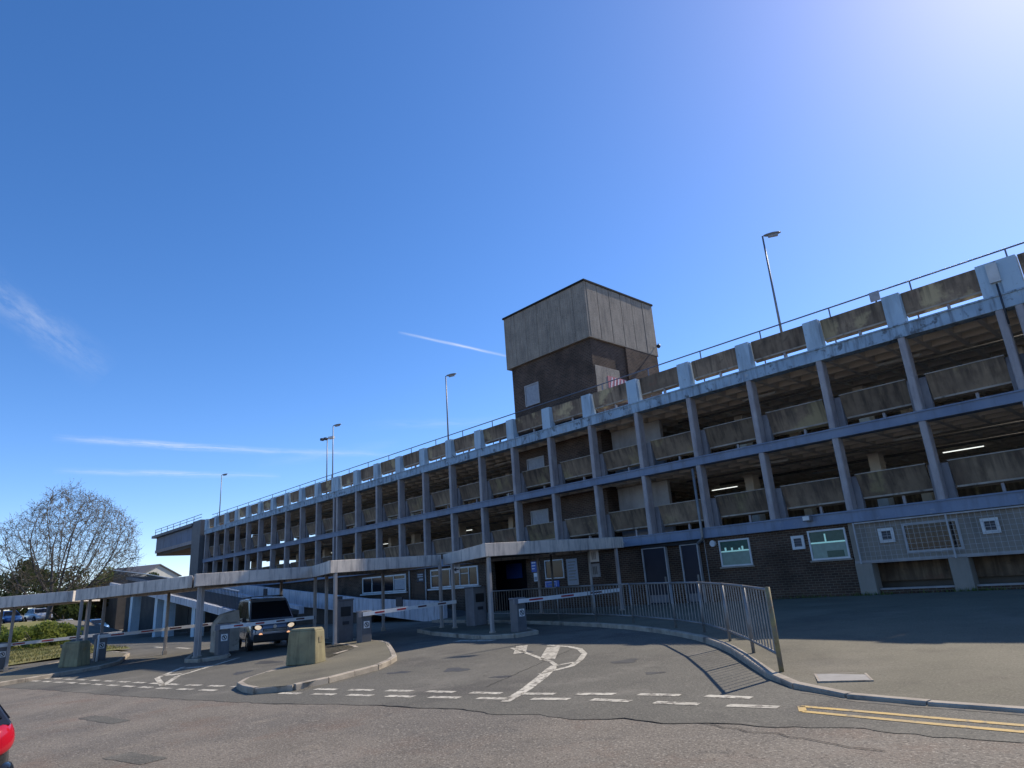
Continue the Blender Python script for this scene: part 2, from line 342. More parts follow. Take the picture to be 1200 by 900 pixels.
# forecourt asphalt, laid up to a ragged joint with the older road surface
jag = [(-53,-1.2),(-46,.3),(-40,.9),(-34,1.9),(-30,2.3),(-26,3.0),(-22,3.7),(-19,4.1),(-16,4.6),(-14,5.0),(-12.2,5.35),(-11,5.75),(-10,6.0),(-9,6.15),(-8.2,6.35),(-7.4,6.3),(-6.8,6.5),(-6.2,6.45),(-5.6,6.75),(-5.0,6.7),(-4.4,7.0),(-3.8,7.05),(-3.2,7.3),(-2.4,7.25),(-1.4,7.3),(0,7.3),(4,7.25),(12,7.2),(30,7.0),(58,6.8)]
def refine(pts, step, amp, rnd):
    o = []
    for a, b in zip(pts, pts[1:]):
        n = max(1, int(math.hypot(b[0]-a[0], b[1]-a[1])/step))
        for i in range(n):
            t = i/n; o.append((a[0]+(b[0]-a[0])*t, a[1]+(b[1]-a[1])*t+rnd.uniform(-amp, amp)))
    return o+[pts[-1]]
rj = random.Random(3); jag2 = refine(jag, .16, .035, rj)
mb = MB()
for x, y in jag2:
    for t in (0, .06, .2, .45, 1): 
        yy = y+(23.25-y)*t; mb.v.append((x, yy, zg(x,yy)+.005))
for i in range(len(jag2)-1):
    for j in range(4): mb.f.append((i*5+j, (i+1)*5+j, (i+1)*5+j+1, i*5+j+1))
fore = mb.build('forecourt', MT['fore']); tag(fore, kind='structure')
def ribbon(path, w, dz, mat, name, parent, wend=None):
    mb = MB(); n = len(path)
    for i, (x, y) in enumerate(path):
        a = path[max(i-1,0)]; b = path[min(i+1,n-1)]; dx, dy = b[0]-a[0], b[1]-a[1]; l = math.hypot(dx,dy) or 1
        ww = (w[i] if isinstance(w, list) else w)/2
        for s in (-1, 1):
            X, Y = x - s*dy/l*ww, y + s*dx/l*ww; mb.v.append((X, Y, zg(X,Y)+dz))
    for i in range(n-1): mb.f.append((2*i, 2*i+1, 2*i+3, 2*i+2)[::-1])
    return mb.build(name, mat, parent)
# open cracks along the joint
for a, b in ((-10.9,-7.1),(-6.3,-3.6),(-12.6,-11.6),(-3.3,-2.9)):
    seg = [p for p in jag2 if a <= p[0] <= b]
    ws = [.003+.03*max(0,math.sin(math.pi*i/max(1,len(seg)-1)))*abs(math.sin(i*.37+a))*rj.uniform(.2,1) for i in range(len(seg))]
    ribbon(seg, ws, .0085, MT['crack'], 'crack', road)
rr = random.Random(9)
for (x0,y0,x1,y1) in ((-4.6,6.9,-2.6,6.6),(-9.3,7.7,-11.2,11.9)):
    ribbon([(x,y+rr.uniform(-.04,.04)) for x,y in refine([(x0,y0),(x1,y1)], .15, .03, rr)], .014, .0085, MT['crack'], 'crack', road)
for cx_, cy_, w_, h_ in ((-10.2,2.55,1.0,.32),(-14.5,3.1,1.6,.3)):
    m_ = MB(); pts_ = refine([(cx_-w_/2,cy_-h_/2),(cx_+w_/2,cy_-h_/2+.2),(cx_+w_/2,cy_+h_/2+.2),(cx_-w_/2,cy_+h_/2),(cx_-w_/2,cy_-h_/2)], .15, .02, rr)[:-1]
    m_.v = [(x,y,zg(x,y)+.004) for x,y in pts_]; m_.f = [tuple(range(len(pts_)))]; m_.build('road_patch', MT['fore'], road)
rs_ = random.Random(17)
stain_ = pmat('oil_stained_asphalt', (.050,.047,.042), (.085,.08,.07), 3, .6, .004, 50)
grit_ = pmat('gutter_grit', (.20,.175,.135), (.13,.115,.09), 5, .95, .006, 40, spots=[((.10,.095,.085), 4, .5, .6, .9)])
for cx_, cy_, r_ in ((-11.8,9.0,.22),(-13.0,8.4,.14),(-8.6,10.6,.2),(-7.2,9.6,.13),(-9.9,8.6,.1),(-18.6,7.2,.25),(-20.3,8.6,.3),(-21.2,9.9,.22),(-12.3,11.4,.2)):
    m_ = MB(); n_ = 22; el = rs_.uniform(1,2.2); an = rs_.uniform(0,3.14); ph = [rs_.uniform(0,6.28) for _ in range(4)]
    for k_ in range(n_):
        a_ = 2*math.pi*k_/n_; q_ = r_*(1+.25*math.sin(2*a_+ph[0])+.18*math.sin(3*a_+ph[1])+.12*math.sin(5*a_+ph[2])); u_, v_ = q_*el*math.cos(a_), q_*math.sin(a_)
        X_, Y_ = cx_+u_*math.cos(an)-v_*math.sin(an), cy_+u_*math.sin(an)+v_*math.cos(an); m_.v.append((X_,Y_,zg(X_,Y_)+.0075))
    m_.f = [tuple(range(n_))]; m_.build('oil_stain', stain_, road)
# give-way lines, two rows of dashes
rowB = [(-34,2.95),(-30.2,3.75),(-24,4.75),(-17.9,5.6),(-13.4,6.4),(-10.4,7.05),(-8.3,7.45),(-6.5,7.98),(-5.4,8.2),(-4.3,8.32)]
rowA = [(-34,2.55),(-30.2,3.35),(-24,4.3),(-17.9,5.15),(-13.4,5.95),(-10.4,6.6),(-8.6,7.0),(-6.8,7.5),(-5.5,7.68),(-4.1,7.9)]
def walk(path, s):
    for a, b in zip(path, path[1:]):
        l = math.hypot(b[0]-a[0], b[1]-a[1])
        if s <= l: t = s/l; return (a[0]+(b[0]-a[0])*t, a[1]+(b[1]-a[1])*t)
        s -= l
    return path[-1]
def plen(path): return sum(math.hypot(b[0]-a[0], b[1]-a[1]) for a, b in zip(path, path[1:]))
for row, off in ((rowA, .1), (rowB, .45)):
    s = plen(row)-off
    while s > 1:
        if not (off == .1 and -12.9 > walk(row, s)[0] > -15.4):
            ribbon([walk(row, s-.62), walk(row, s-.3), walk(row, s)], .15, .0095, MT['white'], 'give_way_dash', road)
        s -= .98
def marking(pts, w): return ribbon(pts, w, .0095, MT['white'], 'lane_marking', road)
marking([(-7.95,6.95),(-8.4,7.8),(-9.0,8.75),(-9.55,9.55),(-9.8,9.88)], [.16,.19,.21,.20,.11])
marking([(-9.75,9.9),(-10.3,10.3),(-10.95,10.65),(-12.0,11.25),(-13.35,11.98)], .10)
marking([(-9.3,9.0),(-9.35,9.9),(-9.75,10.6),(-10.3,11.35),(-11.0,11.98),(-11.6,12.3),(-12.6,12.55)], .13)
marking([(-10.6,10.5),(-12.15,12.3)], .34)
marking([(-9.75,9.88),(-9.62,10.42)], .12)
marking([(-12.2,11.2),(-13.4,12.4)], .3)
marking([(-18.6,5.3),(-20.5,6.2),(-22.7,8.2),(-23.6,9.0)], .14); marking([(-18.6,5.3),(-20.9,5.8),(-23.3,7.2)], .14)
marking([(-21.0,6.45),(-21.5,6.1)], .35); marking([(-22.1,7.55),(-22.9,7.05)], .35)
for x in (-33, -36.5): marking([(x,10.4),(x-2.2,10.5)], .2)
marking([(-30,14.5),(-33,15.0)], .15); marking([(-17.2,13.2),(-15.6,13.35)], .35)
for d in (0, .24):
    ribbon([(-4.0+d*.6,8.02-d),(-3.2,7.98-d),(-2.4,7.93-d),(-1,7.88-d),(2,7.8-d),(8,7.7-d),(20,7.5-d),(40,7.2-d)], .085, .0095, MT['yellow'], 'yellow_line', road)
ribbon([(-4.0,8.04),(-3.86,7.78)], .085, .0095, MT['yellow'], 'yellow_line', road)

# raised pavement on the right, with its kerb stones
kerb = [(40,7.9),(20,8.15),(8,8.3),(2,8.4),(-.5,8.46),(-1.94,8.5),(-2.9,8.55),(-3.65,8.65),(-4.3,8.9),(-4.9,9.35),(-5.55,10.1),(-6.3,11.0),(-7.1,11.95),(-7.9,12.75),(-9.0,13.7),(-10.1,14.45),(-11.4,15.2),(-12.8,15.9),(-14.9,16.7),(-17.3,17.4),(-20,18.1),(-23.5,18.8),(-26.9,19.3)]
KH = .115
def kh(x): return .045+.07*sm(-3.4,-6.8,x)
mb = MB(); K2 = refine(kerb, .5, 0, rj); n = 7
for x, y in K2:
    for j in range(n):
        t = j/(n-1); ex, ey = x+.05*0, y+.06
        yy = ey+(23.3-ey)*t; mb.v.append((x, yy, zg(x,yy)+kh(x)+(.1-kh(x))*t*.9-.006))
for i in range(len(K2)-1):
    for j in range(n-1): mb.f.append((i*n+j, i*n+j+1, (i+1)*n+j+1, (i+1)*n+j))
pave = mb.build('pavement', MT['pave'], smooth=True); tag(pave, kind='structure')
def kerbstones(path, parent, L=.9, w=.15, h=None):
    hf = (lambda x: h) if h else kh
    tot = plen(path); s = 0; i = 0
    while s < tot-.1:
        e = min(s+L, tot); a = walk(path, s+.006); b = walk(path, e-.006); m_ = walk(path, (s+e)/2)
        dx, dy = b[0]-a[0], b[1]-a[1]; l = math.hypot(dx,dy)
        if l > .05:
            nx, ny = -dy/l*w/2, dx/l*w/2; j = rj.uniform(-.006,.006)
            mb = MB(); ring = []
            for px, py in (a, b):
                z = zg(px,py); hh = hf(px)
                ring.append([(px-nx,py-ny,z-.12),(px+nx,py+ny,z-.12),(px+nx,py+ny,z+hh+j-.015),(px+nx*.8,py+ny*.8,z+hh+j),(px-nx*.8,py-ny*.8,z+hh+j),(px-nx,py-ny,z+hh+j-.015)])
            mb.loft(ring).build('kerb_stone', MT['kerb'], parent)
        s = e; i += 1
kerbstones(kerb[2:], pave)
ribbon([(x,y-.13+rj.uniform(-.02,.02)) for x,y in refine(kerb[2:9], .25, .015, rj)], [rj.uniform(.05,.14) for _ in range(len(refine(kerb[2:9], .25, 0, rj)))], .0078, grit_, 'gutter_grit', road)
def island(poly, h=.12, mat='pave', stones=True):
    mb = MB(); c = (sum(p[0] for p in poly)/len(poly), sum(p[1] for p in poly)/len(poly))
    mb.v.append((c[0], c[1], zg(*c)+h-.004))
    for x, y in poly: mb.v.append((x, y, zg(x,y)+h-.004))
    n = len(poly)
    for i in range(n): mb.f.append((0, 1+i, 1+(i+1)%n))
    o = mb.build('traffic_island', MT[mat]); tag(o, kind='structure')
    if stones: kerbstones(poly+[poly[0]], o, .8, .14, h)
    return o
island([(-14.0,5.72),(-13.5,6.05),(-13.35,6.5),(-13.7,7.4),(-14.1,8.5),(-14.9,9.5),(-16.6,10.5),(-19.6,12.2),(-25.4,13.2),(-25.6,12.3),(-20.4,11.4),(-19.2,10.9),(-18.1,9.4),(-17.05,7.6),(-16.1,6.4),(-15.2,5.8)])
island([(-26.75,2.9),(-27.3,4.4),(-28.0,5.9),(-29.3,6.75),(-34,8.2),(-38,8.4),(-38,7.2),(-34,5.6),(-31.6,3.8),(-29.5,2.2),(-27.5,1.9)])
island([(-24.1,8.0),(-24.2,8.9),(-28.5,10.2),(-28.8,9.3),(-25,7.8)])
island([(-15.3,13.9),(-15.2,14.7),(-19.4,17.3),(-22.6,17.6),(-22.8,15.6),(-20.3,14.6),(-16.6,13.6)])
# inspection cover in the pavement
cx, cy = -4.14, 9.62
ic = empty('inspection_cover', (cx,cy,zg(cx,cy)+kh(cx)), rad(28), 'pale square concrete inspection cover set in the pavement beside the kerb', 'manhole')
MB().box(-.3,.3,-.3,.3,-.03,.004).build('lid', MT['iron'], ic)
for a in ((-.33,.33,-.33,-.3),(-.33,.33,.3,.33),(-.33,-.3,-.3,.3),(.3,.33,-.3,.3)): MB().box(*a,-.03,.007).build('rim', MT['kerb'], ic)

# ------------------------------------------------------------------ the multi-storey car park
D = 23.25; S = 2.70358; XK = -6.096+.11            # centre of column k = XK - k*S
bld = empty('car_park_building', (-33, 30, 0.2), 0, 'long blue and brown concrete multi-storey car park with a brick stair tower', 'car park')
BI = bld.matrix_world.copy(); OFF = Vector(bld.location)
class Part(MB):
    def build(s, name, mat, parent=None, **k):
        if parent is None or parent is bld:
            s.v = [(x-OFF.x, y-OFF.y, z-OFF.z) for x, y, z in s.v]; parent = bld
        else: s.v = [(x-OFF.x, y-OFF.y, z-OFF.z) for x, y, z in s.v]
        return MB.build(s, name, MT[mat], parent, **k)
def P(): return Part()
cols = [XK + .0 + S*4+.49, XK+S*3+.49, XK+S*2+.49, XK+S+.49, XK+S]
cols += [XK-k*S for k in range(0, 15)] + [XK-14*S-.494-i*S for i in range(0, 11)]
XL, XR = cols[-1]-.3, cols[0]+.3
B = [(2.88,3.28),(5.72,6.06),(8.52,8.98)]
for z0, z1 in B:
    # edge beams are cast in lengths between the movement joints
    cuts = [XL, -44.2, -24.9, -3.14, XR]
    for a, b in zip(cuts, cuts[1:]):
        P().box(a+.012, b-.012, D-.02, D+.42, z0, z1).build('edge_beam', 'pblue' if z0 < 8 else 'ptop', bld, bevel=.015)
    for a, b in zip(cuts, cuts[1:]):
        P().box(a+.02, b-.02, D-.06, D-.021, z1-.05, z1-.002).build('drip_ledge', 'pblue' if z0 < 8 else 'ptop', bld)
# columns, shared mesh per storey
def colmesh(h):
    m = MB(); w, d, ch = .105, .40, .03
    prof = [(-w+ch,0),(w-ch,0),(w,ch),(w,d),(-w,d),(-w,ch)]
    m.prism(prof, 0, h); return m.mesh('column', MT['pcol'])
cm1, cm2 = colmesh(B[1][0]-B[0][1]-.004), colmesh(B[2][0]-B[1][1]-.004)
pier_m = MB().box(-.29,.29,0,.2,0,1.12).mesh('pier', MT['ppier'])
post_m = MB().box(-.27,.27,0,.36,0,1.05).mesh('parapet_pier', MT['pblue2'])
for x in cols:
    for me, lv in ((cm1,0),(cm2,1)):
        put('column', me, bld, Vector((x, D, B[lv][1]+.002))-OFF)
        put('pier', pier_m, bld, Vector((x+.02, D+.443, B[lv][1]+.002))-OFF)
    put('parapet_pier', post_m, bld, Vector((x, D-.035, B[2][1]+.002))-OFF)
# leaning parapet panels between the piers: top out, foot in, with a pale return at the foot
def panel_mesh(w, top, bot, lean):
    m = MB(); t = .09
    prof = [(0,top),(t,top+.0),(t+lean,bot+.02),(lean+.18,bot-.03),(lean+.12,bot-.06),(lean-.03,bot)]
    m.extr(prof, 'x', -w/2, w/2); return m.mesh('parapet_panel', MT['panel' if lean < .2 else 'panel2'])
def lip_mesh(w, top, bot, lean):
    m = MB(); m.extr([(lean-.045,bot-.005),(lean-.03,bot+.05),(lean-.06,bot+.05)][::-1], 'x', -w/2, w/2); return m.mesh('foot_lip', MT['lip'])
wl, wr = S-.60, S-.56
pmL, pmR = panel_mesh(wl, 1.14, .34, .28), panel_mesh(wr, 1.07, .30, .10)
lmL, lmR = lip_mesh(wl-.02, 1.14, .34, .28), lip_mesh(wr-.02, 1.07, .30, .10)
stub_m = MB().box(-.04,.04,-.05,.05,0,.34).mesh('panel_stub', MT['pcol'])
rp = random.Random(21)
for a, b in zip(cols, cols[1:]):
    if a-b < 1: continue
    xm = (a+b)/2
    for lv in (0,1):
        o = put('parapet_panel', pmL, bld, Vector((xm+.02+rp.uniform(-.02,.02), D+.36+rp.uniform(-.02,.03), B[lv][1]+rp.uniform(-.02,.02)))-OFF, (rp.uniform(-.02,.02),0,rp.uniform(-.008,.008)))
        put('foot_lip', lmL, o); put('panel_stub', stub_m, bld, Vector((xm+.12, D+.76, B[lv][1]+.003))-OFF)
        MB().box(-wl/2-.02, wl/2+.02, -.02, .11, 1.142, 1.17).build('coping', MT['lip'], o)
    o = put('parapet_panel', pmR, bld, Vector((xm+rp.uniform(-.02,.02), D+.2+rp.uniform(-.02,.03), B[2][1]+rp.uniform(-.02,.02)))-OFF, (rp.uniform(-.02,.02),0,rp.uniform(-.012,.012)))
    put('foot_lip', lmR, o); put('panel_stub', stub_m, bld, Vector((xm+.1, D+.36, B[2][1]+.003))-OFF)
# waffle slabs
def waffle(z, xa, xb, ya, yb, pitch=.92, rib=.15, dep=.36):
    m = P(); nx = int((xb-xa)/pitch); ny = int((yb-ya)/pitch); px, py = (xb-xa)/nx, (yb-ya)/ny
    for i in range(nx):
        for j in range(ny):
            x0, y0 = xa+i*px, ya+j*py; x1, y1 = x0+px, y0+py; b = len(m.v); r = rib/2; tp = .09
            m.v += [(x0,y0,z),(x1,y0,z),(x1,y1,z),(x0,y1,z)]
            m.v += [(x0+r,y0+r,z),(x1-r,y0+r,z),(x1-r,y1-r,z),(x0+r,y1-r,z)]
            m.v += [(x0+r+tp,y0+r+tp,z+dep),(x1-r-tp,y0+r+tp,z+dep),(x1-r-tp,y1-r-tp,z+dep),(x0+r+tp,y1-r-tp,z+dep)]
            for k in range(4):
                k2 = (k+1)%4
                m.f.append((b+k, b+4+k, b+4+k2, b+k2)); m.f.append((b+4+k, b+8+k, b+8+k2, b+4+k2))
            m.f.append((b+8, b+11, b+10, b+9))
    return m
YB = 55.0
for z0, z1 in B[1:]:
    waffle(z0+.04, XL+.3, XR-.3, D+.44, YB-.3).build('waffle_slab', 'waffle', bld)
for (z0, z1), mt in zip(B, ('floor','floor','deck')):
    P().box(XL+.02, XR-.02, D+.421, YB-.31, z1-.14, z1-.02).build('floor_slab', mt, bld)
P().box(XL, XR, YB-.3, YB, .2, 3.2).build('rear_wall', 'dconc', bld)
for lv in (0,1,2): P().box(XL, XR, YB-.28, YB-.1, B[lv][1]+.2, B[lv][1]+1.1).build('rear_parapet', 'panel', bld)
for x in cols[::2]:
    for lv in (0,1): P().box(x-.2, x+.2, YB-.29, YB, B[lv][1]-.02, B[lv+1][0]).build('rear_column', 'pcol', bld)
for xe in (XL-.25, XR):
    P().box(xe, xe+.25, D+.45, YB-.32, .2, 3.2).build('end_wall', 'dconc', bld)
    for lv in (0,1,2):
        P().box(xe+.02, xe+.2, D+.45, YB-.32, B[lv][1]+.2, B[lv][1]+1.1).build('end_parapet', 'panel', bld)
        if lv: P().box(xe, xe+.25, D+.45, YB-.32, B[lv][0], B[lv][1]-.03).build('end_beam', 'pblue', bld)
# inner columns and the low walls along the parking bays inside
ic_m = MB().box(-.2,.2,-.3,.3,0,2.46).mesh('inner_column', MT['waffle'])
for x in cols[::2]:
    for y in (D+5.4, D+11, D+16.5, D+22):
        for lv in (0,1):
            if -27.5 < x < -16 and y < D+8: continue
            put('inner_column', ic_m, bld, Vector((x-.6, y, B[lv][1]-.02))-OFF)
for lv in (0,1):
    for y in (D+11.4,):
        P().box(XL+.5, XR-.5, y, y+.15, B[lv][1]+.25, B[lv][1]+1.15).build('inner_upstand', 'panel', bld)
# strip lights under the slabs
k = 0
for lv in (0,1):
    for x in [-1.5-5.4*i for i in range(13)]:
        for y in (D+2.6, D+8.2):
            k += 1
            if -28 < x < -16 and y < D+6: continue
            z = B[lv+1][0]-.02
            o = P().box(x-.75, x+.75, y-.06, y+.06, z-.02, z+.03).build('strip_light', 'wframe', bld)
            P().box(x-.72, x+.72, y-.035, y+.035, z-.05, z-.021).build('tube', 'tlight' if (k*7)%4 == 0 else 'wframe', o)
for lv in (0,1):
    for yy_, rr_ in ((D+3.5,.045),(D+6.4,.06)):
        zz_ = B[lv+1][0]-.06
        for xa_, xb_ in ((XR-.5,-16.9),(-26.3,XL+.5)): P().tube([(xa_,yy_,zz_),(xb_,yy_,zz_)], rr_, 6).build('service_pipe', 'galv', bld, smooth=True)
# roof guard rail
P().tube([(XL-.2,D+.72,10.56),(XR,D+.72,10.56)], .028, 8).build('guard_rail', 'railm', bld, smooth=True)
P().tube([(XL-.2,D+.72,10.28),(-45,D+.72,10.28)], .018, 6).build('guard_rail', 'railm', bld, smooth=True)
gp = MB().tube([(0,0,0),(0,0,1.58)], .026, 6).mesh('guard_post', MT['railm'])
x = XR-.3
while x > XL:
    if not -26.3 < x < -19.8: put('guard_post', gp, bld, Vector((x, D+.72, B[2][1]-.02))-OFF)
    x -= S
# ---- stair core, seen behind the columns, and tower above the roof
TX0, TX1, TY0, TY1 = -26.0, -20.05, 24.68, 30.4
core = P().box(TX0, TX1, TY0+.05, TY1, .35, 13.47).build('stair_core_wall', 'brickt', bld)
P().box(-19.85, -17.0, 25.3, 25.5, 3.26, 5.7).build('rendered_wall', 'render', bld)
P().box(-19.85, -17.0, 25.3, 25.5, 6.04, 8.5).build('rendered_wall', 'render', bld)
P().box(TX1+.01, TX1+.11, 27.5, 30.38, 8.96, 13.43).build('stair_lobby_wall', 'brickt', bld)
P().box(TX1+.01, -19.6, 25.2, 28.68, 8.96, 9.5).build('step_wall', 'brickt', bld)
BX0, BX1, BY0, BY1, BZ0, BZ1 = -26.25, -19.93, 24.56, 30.5, 13.48, 16.55
P().box(BX0+.14, BX1-.14, BY0+.14, BY1-.14, BZ0+.02, BZ1-.03).build('tank_room_core', 'joint', bld)
n = 6; w = (BY1-BY0)/n
for i in range(n):
    a = BY0+i*w; e = .018
    P().box(BX1-.13, BX1+rp.uniform(-.006,.006), a+e+(.14 if i == 0 else 0), a+w-e, BZ0, BZ1).build('cladding_panel', 'clad', bld, bevel=.01)
    P().box(BX0, BX0+.13, a+e+(.14 if i == 0 else 0), a+w-e, BZ0, BZ1).build('cladding_panel', 'clad', bld, bevel=.01)
n = 7; w = (BX1-BX0)/n
for i in range(n):
    a = BX0+i*w; m = P(); m.box(a+.012, a+w-.012, BY0+.01, BY0+.13, BZ0, BZ1)
    q = 6
    for j in range(q):
        u = (w-.02)/q; m.box(a+.012+j*u, a+.012+j*u+u*.62, BY0+.004, BY0+.0095, BZ0+.001, BZ1-.001)
    m.build('cladding_panel', 'clad', bld)
P().box(BX0-.05, BX1+.05, BY0-.06, BY1+.05, BZ1+.002, BZ1+.10).build('roof_capping', 'joint', bld)
P().box(BX0, BX1, BY0, BY1, BZ0-.04, BZ0-.003).build('soffit_board', 'clad', bld)
def window(x0, x1, z0, z1, y, mat='gdark', fmat='wframe', bars=(), fw=.06, parent=None, hb=()):
    """window in a wall facing -Y: frame > pane, bars"""
    m = P(); yf = y-.05
    m.box(x0,x1,yf,y+.03,z0,z0+fw); m.box(x0,x1,yf,y+.03,z1-fw,z1); m.box(x0,x0+fw,yf,y+.03,z0+fw,z1-fw); m.box(x1-fw,x1,yf,y+.03,z0+fw,z1-fw)
    for b in bars: m.box(b-.025,b+.025,yf+.005,y+.03,z0+fw,z1-fw)
    for zz, a, b in hb: m.box(a,b,yf+.008,y+.03,zz-.02,zz+.02)
    o = m.build('window', fmat, bld)
    P().box(x0+fw*.5, x1-fw*.5, y-.012, y+.02, z0+fw*.5, z1-fw*.5).build('pane', mat, o)
    return o
window(-25.05, -23.95, 10.95, 12.15, TY0+.045, 'sgrey', 'upvc')
# boarded opening with red and white sheet on the tower's right side
o = P().box(TX1+.002, TX1+.03, 24.85, 26.8, 10.3, 12.0).build('grille_panel', 'clad', bld)
P().box(TX1+.032, TX1+.05, 25.75, 27.3, 10.3, 11.55).build('red_sheet', 'red', o)
for i in range(5):
    P().beam((TX1+.058, 25.8+.27*i, 10.32), (TX1+.058, 25.8+.27*i+.3, 11.5), .012, .06, up=(0,1,0)).build('white_stripe', 'swhite', o)
for lv in (0,1):   # stair windows inside the facade
    window(-25.3, -24.0, B[lv][1]+.75, B[lv][1]+2.0, TY0+.045, 'sgrey', 'upvc')
# ---- ground floor
Y0 = D+.15; GZ = .30
P().box(-14.38, -8.95, Y0, Y0+.3, GZ, 2.878).build('brick_wall', 'brick', bld)
P().box(-14.40, -14.385, Y0-.03, Y0+.28, GZ, 2.876).build('corner_trim', 'upvc', bld)
def officewin(x0, x1, z0, z1):
    o = window(x0, x1, z0, z1, Y0-.002, 'ggreen', 'wframe', fw=.055)
    zt = z1-.42; P().box(x0-.06, x1+.06, Y0-.09, Y0-.001, z0-.06, z0-.002).build('sill', 'bwall', o)
    P().box(x0+.06, x1-.06, Y0-.02, Y0-.0145, zt, z1-.06).build('upper_pane', 'ggreen2', o)
    P().box(x0+.06, x1-.06, Y0-.036, Y0-.0205, zt-.03, zt+.02).build('transom', 'gpale', o)
    return o
o = officewin(-13.77, -12.5, 1.77, 2.745)
for xx, h in ((-13.55,.12),(-13.28,.1),(-12.85,.13),(-12.98,.07)): P().box(xx, xx+.07, Y0-.034, Y0-.0208, 2.345, 2.345+h).build('sill_bottle', 'gpale', o)
o = officewin(-10.3, -9.02, 1.77, 2.76)
P().box(-9.75, -9.7, Y0-.034, Y0-.0208, 2.362, 2.62).build('sill_bottle', 'gpale', o)
P().box(-9.75, -9.2, Y0-.03, Y0-.0146, 1.84, 2.05).build('dark_shelf', 'ggreen2', o)
def vent(x0, x1, z0, z1):
    m = P(); f = .09; y = Y0-.003
    m.box(x0,x1,y-.06,y,z0,z0+f); m.box(x0,x1,y-.06,y,z1-f,z1); m.box(x0,x0+f,y-.06,y,z0+f,z1-f); m.box(x1-f,x1,y-.06,y,z0+f,z1-f)
    o = m.build('vent', 'wframe', bld)
    P().box(x0+f,x1-f,y-.02,y-.001,z0+f,z1-f).build('grille', 'cab', o)
    for i in range(3):
        zz = z0+f+.05+i*(z1-z0-2*f-.02)/3; P().box(x0+f,x1-f,y-.045,y-.022,zz,zz+.03).build('slat', 'dsteel', o)
vent(-10.9,-10.45,2.18,2.64); vent(-8.01,-7.55,2.16,2.61)
# right-hand bays: grey block wall behind wire mesh, raised on stub columns
P().box(-8.93, XR, Y0+.02, Y0+.3, 1.58, 2.878).build('block_wall', 'bwall', bld)
P().box(-8.93, XR, Y0+.0, Y0+.019, 1.56, 1.66).build('wall_ledge', 'render', bld)
for c0 in (-8.94, -6.25, -3.55, -.85, 1.85): P().box(c0, c0+.52, Y0-.02, Y0+.5, GZ, 1.577).build('stub_column', 'bwall', bld, bevel=.02)
P().box(-8.9, XR, Y0+1.1, Y0+1.2, .95, 1.9).build('recess_panel', 'panel', bld)
P().box(-8.9, XR, Y0+1.3, Y0+1.5, GZ, 2.8).build('recess_wall', 'dconc', bld)
P().box(-8.4, XR, Y0+.2, Y0+.36, GZ, .72).build('plinth_wall', 'brick', bld); P().box(-8.4, XR, Y0+.18, Y0+.38, .722, .775).build('plinth_coping', 'render', bld)
w3 = [(-7.3,-5.75),(-1.9,-.35)]
for a, b in w3: window(a, b, 1.79, 2.69, Y0+.018, 'gdark', 'upvc', (), .07)
for a in (-5.19, -2.5, .2): 
    Yk = Y0; Y0 = D+.17; vent(a, a+.45, 2.17, 2.61); Y0 = Yk
mesh_ = P(); yy = Y0-.13; x = -8.66
while x < XR-.2: mesh_.box(x-.004,x+.004,yy-.004,yy+.003,1.6,2.82); x += .155
z = 1.62
while z < 2.82: mesh_.box(-8.68,XR-.2,yy+.0035,yy+.009,z-.004,z+.004); z += .15
mo = mesh_.build('wire_mesh', 'upvc', bld)
for x in (-8.68,-5.99,-3.3,-.6,2.1): P().beam((x,yy-.03,1.56),(x,yy-.03,2.86),.045,.04,up=(0,1,0)).build('mesh_post', 'upvc', bld)
P().box(-8.7,XR-.2,yy-.012,yy+.02,2.822,2.86).build('mesh_rail', 'upvc', bld)
# entrance: navy doors in pale frames, dark brick, notices behind the canopy
P().box(-27.2+2.7, -14.41, Y0+.25, Y0+.5, GZ, 2.878).build('entrance_wall', 'brick', bld)
P().box(-17.45,-14.42,Y0+.02,Y0+.24,2.74,2.874).build('door_head', 'black', bld)
for a, b in ((-17.5,-16.3),(-15.6,-14.76)):
    o = P().box(a+.05,b-.05,Y0+.1,Y0+.16,GZ+.1,2.7).build('door', 'door', bld)
    m = P(); m.box(a,a+.05,Y0+.05,Y0+.2,GZ+.05,2.735); m.box(b-.05,b,Y0+.05,Y0+.2,GZ+.05,2.735); m.box(a+.05,b-.05,Y0+.05,Y0+.2,2.70,2.735); m.build('door_frame', 'upvc', o)
    P().box(a+.15,b-.15,Y0+.08,Y0+.098,.55,.85).build('kick_plate', 'cabp', o); P().box(b-.2,b-.12,Y0+.05,Y0+.098,1.3,1.55).build('handle', 'galv', o)
P().box(-34.6,-24.5-2.8,Y0+.05,Y0+.3,GZ-.3,2.878).build('brick_wall', 'brick', bld)
P().box(-60,-34.62,Y0+.05,Y0+.3,-.6,2.878).build('brick_wall', 'brick', bld)
P().box(-36,-24.52,Y0+2.5,Y0+2.7,GZ-.3,3.13).build('lobby_wall', 'door', bld); P().box(-24.51,-24.3,Y0+.51,Y0+2.7,GZ-.3,3.13).build('lobby_wall', 'door', bld); P().box(-36.2,-36.01,Y0+.31,Y0+2.7,GZ-.3,3.13).build('lobby_wall', 'door', bld)
window(-40.5,-35.35,1.68,2.70,Y0+.048,'gdark','wframe',(-39.3,-38.0,-36.7),.08, hb=((2.42,-36.65,-35.45),))
P().box(-36.62,-35.48,Y0+.02,Y0+.033,1.8,2.38).build('blind', 'sgrey', bld)
window(-32.75,-28.4,1.72,2.76,Y0+.048,'gdark','wframe',(-31.9,-30.9,-30.0,-29.2),.08, hb=((2.4,-32.7,-31.95),(2.4,-29.9,-29.25)))
P().box(-33.0,-28.2,Y0-.06,Y0+.044,1.62,1.70).build('window_sill', 'wframe', bld)
